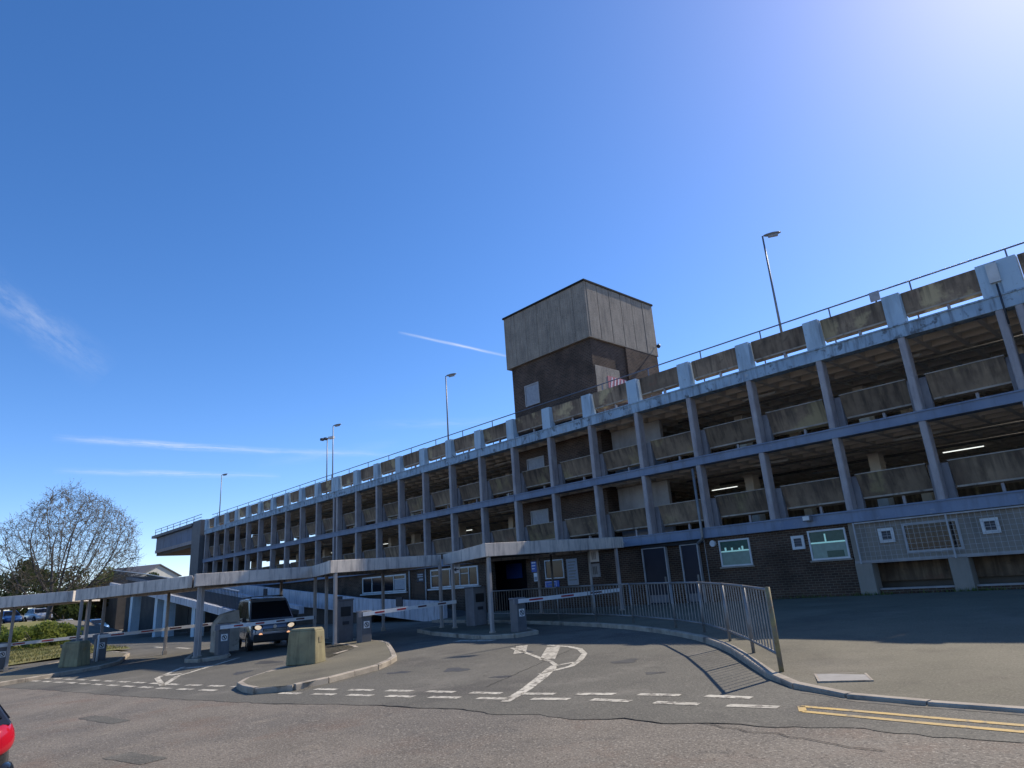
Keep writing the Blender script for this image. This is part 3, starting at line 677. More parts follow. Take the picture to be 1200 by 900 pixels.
P().box(-40.7,-35.2,Y0-.06,Y0+.044,1.58,1.66).build('window_sill', 'wframe', bld)
window(-23.5,-22.25,1.78,2.66,Y0+.248,'gdark','wframe',(),.05)
for x in (-34.9,-33.2,-27.6): P().tube([(x,Y0-.02,.6),(x,Y0-.02,2.85)], .045, 8).build('drain_pipe', 'upvc', bld, smooth=True)
P().tube([(-14.27,D-.13,5.6),(-14.27,D-.13,2.98),(-14.30,D-.13,2.86),(-14.55,D-.06,2.72),(-14.62,D+.13,2.70)], .055, 10).build('drain_pipe', 'galv', bld, smooth=True)
P().tube([(-3.13,D-.1,9.3),(-3.13,D-.1,8.0)], .03, 6).build('drain_pipe', 'dsteel', bld, smooth=True)
P().box(-3.28,-3.0,D-.14,D-.037,9.35,9.95).build('hopper_head', 'wframe', bld)
P().tube([(-14.0,Y0-.1,2.66),(-14.0,Y0-.001,2.66)], .12, 16).build('bulkhead_light', 'wframe', bld, smooth=False)
o = P().box(-10.2,-9.94,D-.28,D-.025,3.08,3.26).build('flood_light', 'cabp', bld, bevel=.01)
P().box(-10.18,-9.96,D-.30,D-.281,3.1,3.24).build('lens', 'wframe', o)
# ---- far end: dark stair block and the raised link bridge
P().box(-74.6,-72.1,D-.3,D+5,-1.2,10.1).build('end_stair_block', 'cab', bld)
m = P(); m.add([(-88.5,D,8.05),(-74.62,D,8.05),(-74.62,D+4,8.05),(-88.5,D+4,8.05),(-88.5,D,9.7),(-74.62,D,9.7),(-74.62,D+4,9.7),(-88.5,D+4,9.7)],[(0,3,2,1),(4,5,6,7),(0,1,5,4),(1,2,6,5),(2,3,7,6),(3,0,4,7)])
lb = m.build('link_bridge', 'pblue', bld)
P().box(-89.2,-74.62,D-.4,D+4.4,9.703,10.0).build('bridge_roof', 'cab', lb)
P().box(-88.5,-74.62,D-.06,D-.002,7.9,8.25).build('bridge_edge_beam', 'pcol', lb)
P().box(-88.4,-74.7,D+.1,D+3.9,7.6,8.045).build('bridge_girder', 'dconc', lb)
for zz in (10.35,10.65): P().tube([(-88.6,D-.2,zz),(-72.2,D-.2,zz)], .03, 6).build('bridge_rail', 'railm', lb)
for i in range(7): P().tube([(-88.4+i*2.3,D-.2,10.0),(-88.4+i*2.3,D-.2,10.65)], .03, 6).build('rail_post', 'railm', lb)

# ---- ramps at the left end, part of the car park
RT = [(-26.95,1.10),(-34.1,1.42),(-43.5,2.21),(-52.2,2.95),(-60,3.3),(-74,4.1),(-87,5.3)]
RB = [(-26.95,.05),(-34.1,.62),(-43.5,1.25),(-52.2,2.0),(-60,2.6),(-74,3.8),(-87,5.0)]
for i in range(len(RT)-1):
    (xa,ta),(xb,tb) = RT[i],RT[i+1]; (_,ba),(_,bb) = RB[i],RB[i+1]
    for q in range(3):
        f0, f1 = q/3, (q+1)/3; x0 = xa+(xb-xa)*f0-.008; x1 = xa+(xb-xa)*f1+.008
        t0, t1, b0, b1 = ta+(tb-ta)*f0, ta+(tb-ta)*f1, ba+(bb-ba)*f0, ba+(bb-ba)*f1
        m = P(); m.add([(x0,20,b0),(x1,20,b1),(x1,20,t1),(x0,20,t0),(x0,20.2,b0),(x1,20.2,b1),(x1,20.2,t1),(x0,20.2,t0)],[(0,3,2,1),(4,5,6,7),(0,1,5,4),(1,2,6,5),(2,3,7,6),(3,0,4,7)])
        m.build('ramp_parapet', 'rampc', bld)
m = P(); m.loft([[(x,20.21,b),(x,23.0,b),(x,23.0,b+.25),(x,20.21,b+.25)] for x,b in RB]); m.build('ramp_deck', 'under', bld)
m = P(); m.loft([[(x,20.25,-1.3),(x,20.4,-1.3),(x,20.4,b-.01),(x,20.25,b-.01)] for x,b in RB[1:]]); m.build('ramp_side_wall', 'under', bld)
for x, z in ((-48.0,2.05),(-37.2,1.2),(-30.8,.95)):
    P().box(x-.3,x+.3,19.95,19.998,z,z+.45).build('wall_hatch', 'door', bld)
# lower ramp: pale edge beam with black pickets, on painted piers
E2 = [(-37.5,.85),(-46,1.75),(-56.1,2.75),(-66,3.6)]
def e2z(x):
    for (a,za),(b,zb) in zip(E2,E2[1:]):
        if b <= x <= a: return za+(zb-za)*(x-a)/(b-a)
    return E2[-1][1]
for y in (14.0, 17.6):
    m = P(); m.loft([[(x,y,z),(x,y+.3,z),(x,y+.3,z+.42),(x,y,z+.42)] for x,z in E2]); m.build('ramp_edge_beam', 'rampc', bld)
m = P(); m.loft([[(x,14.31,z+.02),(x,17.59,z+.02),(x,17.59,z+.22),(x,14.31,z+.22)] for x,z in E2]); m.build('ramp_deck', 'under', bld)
P().tube([(x,14.15,z+1.45) for x,z in E2], .03, 6).build('ramp_handrail', 'wframe', bld)
pk = MB().box(-.012,.012,-.012,.012,0,1.03).mesh('picket', MT['dsteel'])
x = -37.7
while x > -65.5: put('picket', pk, bld, Vector((x, 14.15, e2z(x)+.42))-OFF); x -= .22
for x in (-45.3,-51.2,-53.4,-60): 
    P().box(x-.32,x+.32,14.35,14.95,zg(x,14.6)-.3,e2z(x)+.02).build('ramp_pier', 'pblue2', bld)
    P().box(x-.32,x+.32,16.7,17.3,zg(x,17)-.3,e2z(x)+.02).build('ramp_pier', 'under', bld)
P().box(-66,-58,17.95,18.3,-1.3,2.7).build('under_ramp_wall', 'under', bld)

# ------------------------------------------------------------------ things on the building
def lamp_post(x, y, z0, ztop, label, hd, name='lamp_post'):
    o = empty(name, (x,y,z0), 0, label, 'lamp post'); h = ztop-z0
    MB().tube([(0,0,0),(0,0,1.2)], [.09,.09], 10).build('base', MT['galv'], o, smooth=True)
    MB().tube([(0,0,1.15),(0,0,h)], [.065,.04], 8).build('pole', MT['galv'], o, smooth=True)
    a = Vector((math.cos(hd), math.sin(hd), 0))
    if name == 'lamp_post':
        hm = MB(); rings = []
        for t, w, hh in ((0,.05,.05),(.12,.11,.09),(.4,.16,.13),(.65,.13,.09),(.78,.05,.04)):
            c = a*(t+.05)+Vector((0,0,h+.02+t*.06)); s_ = Vector((-a.y,a.x,0))
            rings.append([c+s_*(w*math.cos(q*math.pi/5))+Vector((0,0,hh*math.sin(q*math.pi/5)*(.8 if q > 5 else .45))) for q in range(10)])
        hm.loft(rings).build('lantern', MT['galv'], o, smooth=True)
        c = a*.47+Vector((0,0,h-.02)); MB().tube([c-a*.22+Vector((0,0,-.03)), c+a*.2+Vector((0,0,.0))], [.09,.1], 8).build('lens', MT['sgrey'], o, smooth=True)
    else:
        MB().beam(Vector((0,0,h))-a*.7, Vector((0,0,h))+a*.7, .08, .08).build('cross_arm', MT['dsteel'], o)
        for s_ in (-.62,-.2,.35,.62):
            c = a*s_+Vector((0,0,h+.05)); MB().beam(c-Vector((-a.y,a.x,0))*.14, c+Vector((-a.y,a.x,-.1))*.16, .26, .2).build('floodlight', MT['dsteel'] if s_ < .3 else MT['wframe'], o)
    return o
yl = 28.0
lamp_post(-11.75, yl, 8.98, 16.5, 'tall grey lamp post on the roof deck right of the brick tower', rad(35))
lamp_post(-36.5, yl, 8.98, 16.5, 'tall grey lamp post on the roof deck just left of the brick tower', rad(30))
lamp_post(-53.6, yl, 8.98, 16.5, 'tall pale lamp post beside the dark floodlight mast on the roof deck', rad(30))
lamp_post(-81.5, yl, 9.99, 16.5, 'tall lamp post over the link bridge at the far end of the roof', rad(30))
lamp_post(-54.7, yl, 8.98, 15.5, 'dark mast with a cross arm of floodlights on the roof deck', rad(20), 'floodlight_mast')
o = empty('roof_sign', (-6.6,D+.66,10.06), 0, 'small grey box sign fixed to the roof guard rail', 'sign')
MB().box(-.025,.025,-.02,.02,0,.2).build('bracket', MT['railm'], o); MB().box(-.16,.16,-.06,-.021,.16,.5).build('face', MT['sgrey'], o)
def cctv(loc, rz, label):
    o = empty('security_camera', loc, rz, label, 'camera')
    MB().beam((0,0,0),(.28,0,.08),.05,.05).build('arm', MT['wframe'], o); MB().tube([(.28,0,.08),(.28,0,.2)], .03, 8).build('stem', MT['wframe'], o)
    m = MB(); m.tube([(.28,0,.1),(.28,0,.0),(.28,0,-.06),(.28,0,-.1)], [.1,.12,.08,.02], 12); m.build('dome', MT['dsteel'], o, smooth=True)
cctv((BX1+.01, 30.2, 13.9), 0, 'dome security camera on a bracket at the corner of the brick tower')
cctv((-18.2, D-.021, 3.05), rad(-90), 'dome security camera on the blue beam where the canopy meets the building')

# ------------------------------------------------------------------ entrance canopies, stepped in plan along the lanes
def canopy(poly, posts, label, h=2.42, t=.42):
    c = (sum(p[0] for p in poly)/len(poly), sum(p[1] for p in poly)/len(poly))
    o = empty('entrance_canopy', (c[0],c[1],zg(*c)), 0, label, 'canopy', None); of = Vector(o.location)
    n = len(poly); area = sum(poly[i][0]*poly[(i+1)%n][1]-poly[(i+1)%n][0]*poly[i][1] for i in range(n))
    if area < 0: poly = poly[::-1]
    def loc(m): m.v = [(x-of.x,y-of.y,z-of.z) for x,y,z in m.v]; return m
    for i in range(n):
        a, b = Vector((*poly[i],0)), Vector((*poly[(i+1)%n],0)); d = (b-a); l = d.length; d /= l; nn = Vector((-d.y,d.x,0))
        k = max(1, round(l/4.6)); 
        for j in range(k):
            p0 = a+d*(l*j/k+.006+(.0 if j else .0)); p1 = a+d*(l*(j+1)/k-.006-(.165 if j == k-1 else 0)); q0, q1 = p0+nn*.16, p1+nn*.16
            m = MB(); vs_ = []
            for zz in (h, h+t):
                for p in (p0,p1,q1,q0): vs_.append((p.x,p.y,zg(p.x,p.y)+zz))
            m.add(vs_, [(0,3,2,1),(4,5,6,7),(0,1,5,4),(1,2,6,5),(2,3,7,6),(3,0,4,7)]); loc(m).build('fascia', MT['conc'], o, bevel=.012)
    ins = []
    for x, y in poly: v = Vector((c[0]-x, c[1]-y)); v = v.normalized()*.26; ins.append((x+v.x, y+v.y))
    m = MB(); m.prism(ins, lambda x,y: zg(x,y)+h+.12, lambda x,y: zg(x,y)+h+.34); loc(m).build('roof_deck', MT['dconc'], o)
    for x, y in posts:
        z = zg(x,y)
        m = MB(); m.box(x-.052,x+.052,y-.052,y+.052,z-.05,z+h+.02); pp = loc(m).build('post', MT['pcol'] if y > 20 else MT['render'], o, bevel=.008)
        m = MB(); m.box(x-.075,x+.075,y-.075,y+.075,z+.0,z+.16); loc(m).build('post_foot', MT['lip'], pp)
    return o
canopy([(-16.5,13.95),(-16.75,21.35),(-21.8,21.35),(-22.0,16.35)], [(-16.65,14.2),(-16.85,20.95),(-20.6,15.75),(-19.9,16.9),(-21.2,20.9)], 'pale concrete entrance canopy joined to the blue beam of the car park')
canopy([(-21.25,11.05),(-21.95,16.25),(-26.6,16.6),(-25.2,12.2)], [(-21.35,11.3),(-21.6,15.9),(-24.7,12.7),(-26.1,16.1)], 'pale concrete canopy section between the van lane and the ticket kiosk')
canopy([(-24.65,7.8),(-24.7,12.5),(-28.9,13.0),(-28.0,8.75)], [(-24.95,8.05),(-25.35,8.3),(-24.95,12.35),(-28.4,12.5)], 'pale concrete canopy section sheltering the waiting van')
canopy([(-25.6,8.0),(-31.6,5.55),(-33.6,9.2),(-29.0,11.0),(-28.05,8.7)], [(-31.3,5.75),(-31.7,6.1),(-32.1,6.7),(-31.0,8.8)], 'pale concrete canopy section between the van and the grass verge')
canopy([(-32.3,5.6),(-34.1,2.2),(-38.2,3.6),(-36.4,7.4)], [(-34.5,4.0),(-36.2,6.9),(-37.4,3.9)], 'pale concrete canopy end section in front of the hedge')

# ------------------------------------------------------------------ pedestrian guardrail along the kerb
fence_pts = [(-5.05,9.75),(-6.25,11.2),(-7.5,12.6),(-8.95,14.0),(-10.4,15.0),(-12.75,16.3),(-15.0,17.25),(-17.4,18.0),(-20.0,18.7),(-22.4,19.2)]
fo = empty('pedestrian_guardrail', (fence_pts[0][0],fence_pts[0][1],zg(*fence_pts[0])+KH), 0, 'galvanised steel guardrail with upright bars curving along the pavement kerb', 'guardrail'); of = Vector(fo.location)
def fl(m): m.v = [(x-of.x,y-of.y,z-of.z) for x,y,z in m.v]; return m
bar_m = MB().box(-.008,.008,-.008,.008,.2,1.08).mesh('bar', MT['galv'])
for i, (x, y) in enumerate(fence_pts):
    z = zg(x,y)+KH; q = (fence_pts[min(i+1,len(fence_pts)-1)], fence_pts[max(i-1,0)]); dd = Vector((q[0][0]-q[1][0], q[0][1]-q[1][1],0)).normalized()
    m = MB(); m.tube([(x,y,z-.1),(x,y,z+(1.13 if i == 0 else 1.10))], .036 if i == 0 else .03, 10); fl(m).build('post', MT['oldpost'] if i == 0 else MT['galv'], fo, smooth=True)
for i, (a, b) in enumerate(zip(fence_pts, fence_pts[1:])):
    A3 = Vector((*a, zg(*a)+KH)); B3 = Vector((*b, zg(*b)+KH))
    for hh in (1.09, .19):
        m = MB(); m.tube([A3+Vector((0,0,hh)), B3+Vector((0,0,hh))], .024, 8); fl(m).build('top_rail' if hh > 1 else 'bottom_rail', MT['galv'], fo, smooth=True)
    if i < 6 or True:
        l = (B3-A3).length; n = int(l/.19)
        for j in range(1, n):
            p = A3.lerp(B3, j/n); o = put('bar', bar_m, fo, p-of)

# ------------------------------------------------------------------ lane barriers
def barrier(x, y, length, ang, label, stripes=5):
    z = zg(x,y)+.1
    o = empty('boom_barrier', (x,y,z), 0, label, 'barrier', None)
    c = MB().box(-.17,.17,-.19,.19,0,.95).build('cabinet', MT['cab'], o, bevel=.02)
    MB().box(-.185,.185,-.205,.205,.952,1.0).build('lid', MT['cabp'], c, bevel=.015)
    MB().box(-.22,.22,-.24,.24,-.06,.0).build('plinth', MT['kerb'], c)
    s = MB().box(.172,.178,-.11,.11,.45,.67).build('sign_plate', MT['swhite'], o)
    m = MB(); rr_ = []
    for q in range(20):
        a_ = 2*math.pi*q/20; rr_.append([(.179,.085*math.cos(a_),.56+.085*math.sin(a_)),(.184,.085*math.cos(a_),.56+.085*math.sin(a_)),(.184,.064*math.cos(a_),.56+.064*math.sin(a_)),(.179,.064*math.cos(a_),.56+.064*math.sin(a_))])
    m.loft(rr_+[rr_[0]], cap=False).build('ring', MT['black'], s)
    MB().beam((.182,-.055,.615),(.182,.055,.505),.005,.022,up=(0,1,1)).build('slash', MT['black'], s)
    MB().box(.179,.184,-.02,.02,.53,.60).build('figure', MT['black'], s)
    # arm: pivot at the cabinet, reaching across the lane in +Y
    arm = bpy.data.objects.new('arm', MB().box(.19,.25,-.18,length,-.06,.06).mesh('arm', MT['wpaint'])); COL.objects.link(arm); arm.parent = o; arm.location = (0,0,.90); arm.rotation_euler = (ang,0,0)
    MB().box(.171,.189,-.09,.09,-.09,.09).build('pivot', MT['galv'], arm)
    MB().box(.185,.243,-.34,-.182,-.08,.08).build('counterweight', MT['cabp'], arm)
    k = length/(stripes+.3)
    for i in range(stripes):
        MB().box(.251,.2535,.28+i*k,.28+i*k+k*.42,-.022,.03).build('stripe', MT['rpaint'] if i < 2 else MT['dstripe'], arm)
    MB().box(.188,.237,length+.001,length+.03,-.05,.05).build('end_cap', MT['black'], arm)
    return o
barrier(-15.75, 14.5, 4.75, rad(.6), 'grey boom barrier across the pedestrian-side entry lane beneath the canopy end', 3)
barrier(-20.75, 12.05, 3.75, rad(2.0), 'grey boom barrier on the kerbed island beside the dark ticket kiosk', 4)
barrier(-24.75, 8.85, 3.25, rad(.8), 'grey boom barrier lowered in front of the waiting van', 4)
barrier(-31.35, 6.55, 4.6, rad(1.2), 'grey boom barrier among the canopy posts beside the grass verge', 4)
barrier(-35.0, 3.85, 4.2, rad(1.2), 'grey boom barrier in front of the hedge at the end lane', 4)
o = empty('bollard', (-30.75,6.35,zg(-30.75,6.35)+.11), 0, 'thin white bollard beside a grey barrier cabinet near the verge', 'bollard'); MB().tube([(0,0,-.05),(0,0,.95)], .04, 10).build('tube', MT['wpaint'], o, smooth=True); MB().tube([(0,0,.951),(0,0,.98)], [.04,.02], 10).build('cap', MT['wpaint'], o, smooth=True)

def kiosk(x, y, w, d, h, mat, label, name='ticket_machine'):
    o = empty(name, (x,y,zg(x,y)+.1), 0, label, 'machine')
    b = MB().box(-w/2,w/2,-d/2,d/2,0,h).build('body', MT[mat], o, bevel=.02)
    MB().box(-w/2-.02,w/2+.02,-d/2-.02,d/2+.02,h+.001,h+.05).build('top', MT['cab'], o, bevel=.01)
    MB().box(w/2+.001,w/2+.012,-d*.32,d*.32,h*.62,h*.85).build('screen', MT['black'], o); MB().box(w/2+.001,w/2+.02,-d*.2,d*.2,h*.42,h*.5).build('slot', MT['dsteel'], o)
    MB().box(-w*.35,w*.35,-d/2-.012,-d/2-.001,h*.12,h*.85).build('door_panel', MT[mat], o)
    return o
kiosk(-22.15, 12.05, .32, .6, 1.38, 'cab', 'tall dark ticket machine behind a canopy post on the kerbed island')
kiosk(-20.35, 16.6, .5, .62, 1.35, 'cabp', 'grey pay machine cabinet under the canopy near the dark entrance opening')
o = empty('delivery_locker', (-27.6,11.0,zg(-27.6,11)), 0, 'pale box cabinet with an angled top standing beside the van', 'cabinet')
m = MB(); m.extr([(-.42,0),(.42,0),(.42,.98),(-.42,.98)], 'x', -.3, .3); bo = m.build('body', MT['lip'], o, bevel=.02)
m = MB(); m.extr([(-.42,.99),(.42,.99),(.36,1.42),(-.15,1.3)], 'x', -.28, .28); m.build('hood', MT['lip'], o, bevel=.02)
o.location = (-26.3, 9.5, zg(-26.3,9.5)+.1)
def block(x, y, rz, label):
    o = empty('concrete_block', (x,y,zg(x,y)+.11), rz, label, 'concrete block')
    b = .41; t = .37; h = .80
    m = MB(); m.loft([[(-b,-b*.72,0),(b,-b*.72,0),(b,b*.72,0),(-b,b*.72,0)],[(-t,-t*.68,h),(t,-t*.68,h),(t,t*.68,h),(-t,t*.68,h)]]); bb = m.build('body', MT['block'], o, bevel=.03)
    m = MB(); m.loft([[(-t*.98,-t*.66,h+.002),(t*.98,-t*.66,h+.002),(t*.98,t*.66,h+.002),(-t*.98,t*.66,h+.002)],[(-t*.86,-t*.55,h+.06),(t*.86,-t*.55,h+.06),(t*.86,t*.55,h+.06),(-t*.86,t*.55,h+.06)]]); m.build('cap', MT['block'], o, bevel=.015)
    MB().box(t*1.06,t*1.07,-.09,.09,h*.62,h*.8).build('rust_plate', MT['oldpost'], o)
block(-17.0, 8.2, rad(36), 'mossy yellow concrete block on the kerbed island in front of the van')
block(-29.75, 5.45, rad(34), 'mossy yellow concrete block on the island beside the grass verge')

# ------------------------------------------------------------------ signs and notices at the entrance
def notice(x, y, z, w, h, label, face='swhite', marks=(), frame=None, cat='sign', name='notice_board'):
    o = empty(name, (x,y,z), 0, label, cat)
    b = MB().box(-w/2,w/2,-.02,0,-h/2,h/2).build('board', MT[face], o)
    if frame: 
        f = .03; m = MB(); m.box(-w/2-f,w/2+f,-.03,.0,-h/2-f,-h/2-.001); m.box(-w/2-f,w/2+f,-.03,0,h/2+.001,h/2+f); m.box(-w/2-f,-w/2-.001,-.03,0,-h/2,h/2); m.box(w/2+.001,w/2+f,-.03,0,-h/2,h/2); m.build('frame', MT[frame], o)
    for (a,b_,c,d,mt) in marks: MB().box(a*w,b_*w,-.024,-.0205,c*h,d*h).build('print', MT[mt], o)
    return o
YW = D+.15+.247
lines = lambda n, mt: [(-.38,.38-.1*(i%3),.42-i*.84/n-.3/n,.42-i*.84/n,mt) for i in range(n)]
notice(-21.72, YW, 2.03, .62, 1.12, 'tall grey notice panel on the brick wall right of the small window', 'sgrey', lines(7,'bwall'), 'upvc')
notice(-24.28, YW, 2.42, .36, .5, 'small blue notice on the edge of the dark entrance opening', 'sblue', lines(3,'swhite'))
notice(-23.95, YW-.002, 2.46, .2, .42, 'narrow white notice beside the small blue notice at the entrance', 'swhite', lines(4,'sgrey'))
notice(-24.2, YW-.002, 1.92, .24, .4, 'small white notice beneath the blue notice at the entrance', 'swhite', [(-.4,.4,-.4,.05,'sgrey')])
notice(-23.1, YW-.01, 1.52, .95, .34, 'blue sign with a white border below the small entrance window', 'sblue', [(-.46,.3,.36,.42,'swhite'),(-.46,.3,-.42,-.36,'swhite'),(-.46,-.44,-.36,.36,'swhite'),(.28,.3,-.36,.36,'swhite'),(-.3,.2,-.12,.12,'pblue')])
notice(-33.8, D+.2-.012, 2.4, .7, .52, 'dark blue sign on the brick wall between the two white windows', 'door', [(-.4,.4,.24,.36,'sgrey'),(-.4,.4,.02,.14,'sgrey'),(-.2,.4,-.34,-.14,'sgrey')], None)
notice(-28.2, D+2.64, 2.35, 1.3, .8, 'dim blue sign inside the dark entrance opening', 'sblue', ())
o = notice(-20.9, 16.2, 2.45, .36, .42, 'white directional sign with a black arrow hanging under the canopy', 'swhite', [(-.4,.4,.05,.4,'sgrey'),(-.1,.38,-.24,-.14,'black')])
m = MB(); m.add([(-.18,-.026,-.08),(-.02,-.026,-.0),(-.02,-.026,-.16)],[(0,1,2)]); m.v += [(-.18,-.021,-.08),(-.02,-.021,-.0),(-.02,-.021,-.16)]; m.f += [(5,4,3),(0,3,4,1),(1,4,5,2),(2,5,3,0)]; m.build('arrow_head', MT['black'], o)
MB().box(-.12,-.1,-.015,-.005,.211,.42).build('hanger', MT['galv'], o); MB().box(.1,.12,-.015,-.005,.211,.42).build('hanger', MT['galv'], o)
# free-standing sign post behind the guardrail
x, y = -17.75, 20.35; o = empty('sign_post', (x,y,zg(x,y)+KH), 0, 'pale post with white notices standing behind the guardrail by the doors', 'sign')
MB().tube([(0,0,-.05),(0,0,2.5)], .055, 10).build('post', MT['upvc'], o, smooth=True)
for (z,h,mt) in ((2.1,.46,'swhite'),(1.55,.5,'sgrey')):
    b = MB().box(.06,.5,-.02,0,z-h/2,z+h/2).build('plate', MT[mt], o)
    for i in range(3): MB().box(.16+i*.08,.21+i*.08,-.024,-.0205,z-h*.3,z+h*.3).build('print', MT['sgrey' if mt == 'swhite' else 'cab'], b)
x, y = -19.9, 20.4; o = empty('bell_post', (x,y,zg(x,y)+KH), 0, 'slim dark post with a small white light head near the notice panel', 'post')
MB().tube([(0,0,-.05),(0,0,2.35)], .045, 8).build('post', MT['cab'], o, smooth=True); MB().tube([(0,0,2.36),(0,0,2.6)], [.07,.06], 10).build('head', MT['wframe'], o, smooth=True)

# ------------------------------------------------------------------ vehicles
def carpaint(name, c, rough=.28): 
    return pmat(name, c, tuple(v*.9 for v in c), 3, rough, metal=.25, spec=.5, coat=.6)
def wheel(o, x, y, r, w=.2, side=1):
    t = empty('wheel', (x,y,r)); t.parent = o; del_ = t
    m = MB(); prof = [(r*.62,-w/2),(r*.93,-w/2),(r,-w/2+.03),(r,w/2-.03),(r*.93,w/2),(r*.62,w/2)]
    rings = [[(pr*math.cos(a),py,pr*math.sin(a)) for pr,py in prof] for a in [2*math.pi*i/24 for i in range(25)]]
    m.loft(rings, cap=False); m.build('tyre', MT['tyre'], t, smooth=True)
    m = MB(); m.tube([(0,-w*.3,0),(0,w*.3,0)], r*.63, 20); m.build('rim', MT['rim'], t)
    for i in range(5):
        a = 2*math.pi*i/5; yy = side*w*.34
        MB().beam((0,yy,0),(r*.58*math.cos(a),yy,r*.58*math.sin(a)),.05,.06,up=(0,1,0)).build('spoke', MT['rim'], t)
def car(name, label, loc, rz, st, gh, paint, wb, rw=.31, group=None, lit=False, trim='black', cat='car', detail=True):
    """st: body stations (x, half width, z low, z top); gh: greenhouse rings (x at belt, x at roof, half width belt, half width roof, z belt, z roof)"""
    o = empty(name, loc, rz, label, cat, group)
    m = MB(); rings = []
    for x, w, zl, zt in st:
        h = zt-zl
        rings.append([(x,-w*.86,zl),(x,-w*.97,zl+h*.14),(x,-w,zl+h*.38),(x,-w*.995,zl+h*.6),(x,-w*.965,zl+h*.86),(x,-w*.9,zl+h*.97),(x,-w*.6,zt+.012),(x,0,zt+.02),(x,w*.6,zt+.012),(x,w*.9,zl+h*.97),(x,w*.965,zl+h*.86),(x,w*.995,zl+h*.6),(x,w,zl+h*.38),(x,w*.97,zl+h*.14),(x,w*.86,zl)])
    m.loft(rings); body = m.build('body', paint, o, smooth=True)
    md = body.modifiers.new('sub', 'SUBSURF'); md.levels = md.render_levels = 1
    # cabin: pillars and roof, with the glass set in it
    m = MB(); rr_ = []
    for f in (0, .1, .93, 1.0):
        ring = []
        for xb, xr, wb_, wr_, zb, zr in gh:
            ff = f; ring.append((xb+(xr-xb)*ff, -(wb_+(wr_-wb_)*ff), zb+(zr-zb)*ff))
        ring += [(p[0],-p[1],p[2]) for p in ring[::-1]]
        rr_.append(ring)
    top = [(x*.97+.0, y*.9, z+.035) for x,y,z in rr_[-1]]; rr_.append(top)
    m.loft(rr_); cab_ = m.build('cabin', paint, o, smooth=False, bevel=.02)
    def gpt(i, s, f, out=.012):
        xb, xr, wb_, wr_, zb, zr = gh[i]; return Vector((xb+(xr-xb)*f, s*(wb_+(wr_-wb_)*f), zb+(zr-zb)*f))
    def pane(nm, a, b, c, d, ins=.06, out=.012):
        pts = [a,b,c,d]; ce = sum(pts, Vector())/4; nn = (b-a).cross(d-a).normalized()
        if nn.dot(ce-Vector((0,0,.9))) < 0: nn = -nn
        pts = [p+(ce-p).normalized()*ins+nn*out for p in pts]; back = [p-nn*(out+.02) for p in pts]
        mm = MB(); mm.add(pts+back, [(0,1,2,3),(7,6,5,4)]+[(i,4+i,4+(i+1)%4,(i+1)%4) for i in range(4)]); mm.build(nm, MT['gdark'], o)
    pane('windscreen', gpt(0,-1,.05), gpt(0,1,.05), gpt(0,1,.93), gpt(0,-1,.93))
    pane('rear_window', gpt(-1,-1,.1), gpt(-1,1,.1), gpt(-1,1,.93), gpt(-1,-1,.93))
    for s in (-1,1):
        for i in range(len(gh)-1): pane('side_window', gpt(i,s,.06), gpt(i+1,s,.06), gpt(i+1,s,.92), gpt(i,s,.92), .05)
    W = max(s_[1] for s_ in st)
    for x in wb:
        for s in (-1,1):
            m = MB(); m.tube([(x,s*(W-.16),rw),(x,s*(W+.004),rw)], rw*1.17, 22); m.build('wheel_arch', MT['black'], o)
            wheel(o, x, s*(W-.085), rw, .2, s)
    xf, xr_ = st[-1][0], st[0][0]
    if detail:
        for s in (-1,1):
            hx = st[-1][0]-.02
            def ell(x_, ry_, rz2): return [(x_, s*(W-.25)+ry_*math.cos(q*math.pi/8), .80+rz2*math.sin(q*math.pi/8)+.12*s*ry_*math.cos(q*math.pi/8)) for q in range(16)]
            m = MB(); m.loft([ell(hx-.3,.2,.13), ell(hx-.06,.19,.12), ell(hx-.03,.17,.10)]); m.build('headlight_housing', MT['gdark'], o, smooth=True)
            m = MB(); m.loft([ell(hx-.03,.12,.08), ell(hx+.0,.10,.065), ell(hx+.012,.05,.03)]); m.build('headlight', MT['hl'] if lit else MT['sgrey'], o, smooth=True)
            m = MB(); m.tube([(hx-.0,s*(W-.34),.53),(hx+.05,s*(W-.34),.53)], [.075,.06], 12); m.build('fog_lamp', MT['fogl'] if lit else MT['sgrey'], o, smooth=True)
            m = MB(); ring = [[(x0,s*(W+a_),z0) for a_,z0 in ((.02,.98),(.17,1.0),(.18,1.14),(.03,1.16))] for x0 in (gh[0][0]-.28, gh[0][0]-.4)]
            m.loft(ring); m.build('wing_mirror', MT['black'], o, bevel=.02)
        p_ = MB().box(xf+.015,xf+.03,-.26,.26,.42,.53).build('number_plate', MT['swhite'], o)
        for i in range(7):
            if i != 4: MB().box(xf+.0305,xf+.033,-.22+i*.064,-.18+i*.064,.445,.505).build('plate_mark', MT['black'], p_)
        MB().tube([(xf-.005,0,.80),(xf+.012,0,.80)], .065, 16).build('badge', MT['rim'], o)
        MB().box(xf-.12,xf+.004,-.42,.42,.64,.74).build('grille', MT['black'], o)
        for zz in (.665,.70): MB().box(xf+.005,xf+.012,-.4,.4,zz,zz+.012).build('grille_bar', MT['rim'], o)
        for s in (-1,1): MB().box(-.35,.55,s*(W+.001),s*(W+.005),.62,.635).build('door_trim', MT['black'], o); MB().box(.5,.51,s*(W-.002),s*(W+.004),.35,1.0).build('door_gap', MT['black'], o); MB().box(-.45,-.3,s*(W),s*(W+.03),.86,.9).build('door_handle', MT['black'], o)
    return o
van_p = carpaint('van_silver_blue_paint', (.20,.22,.265), .25)
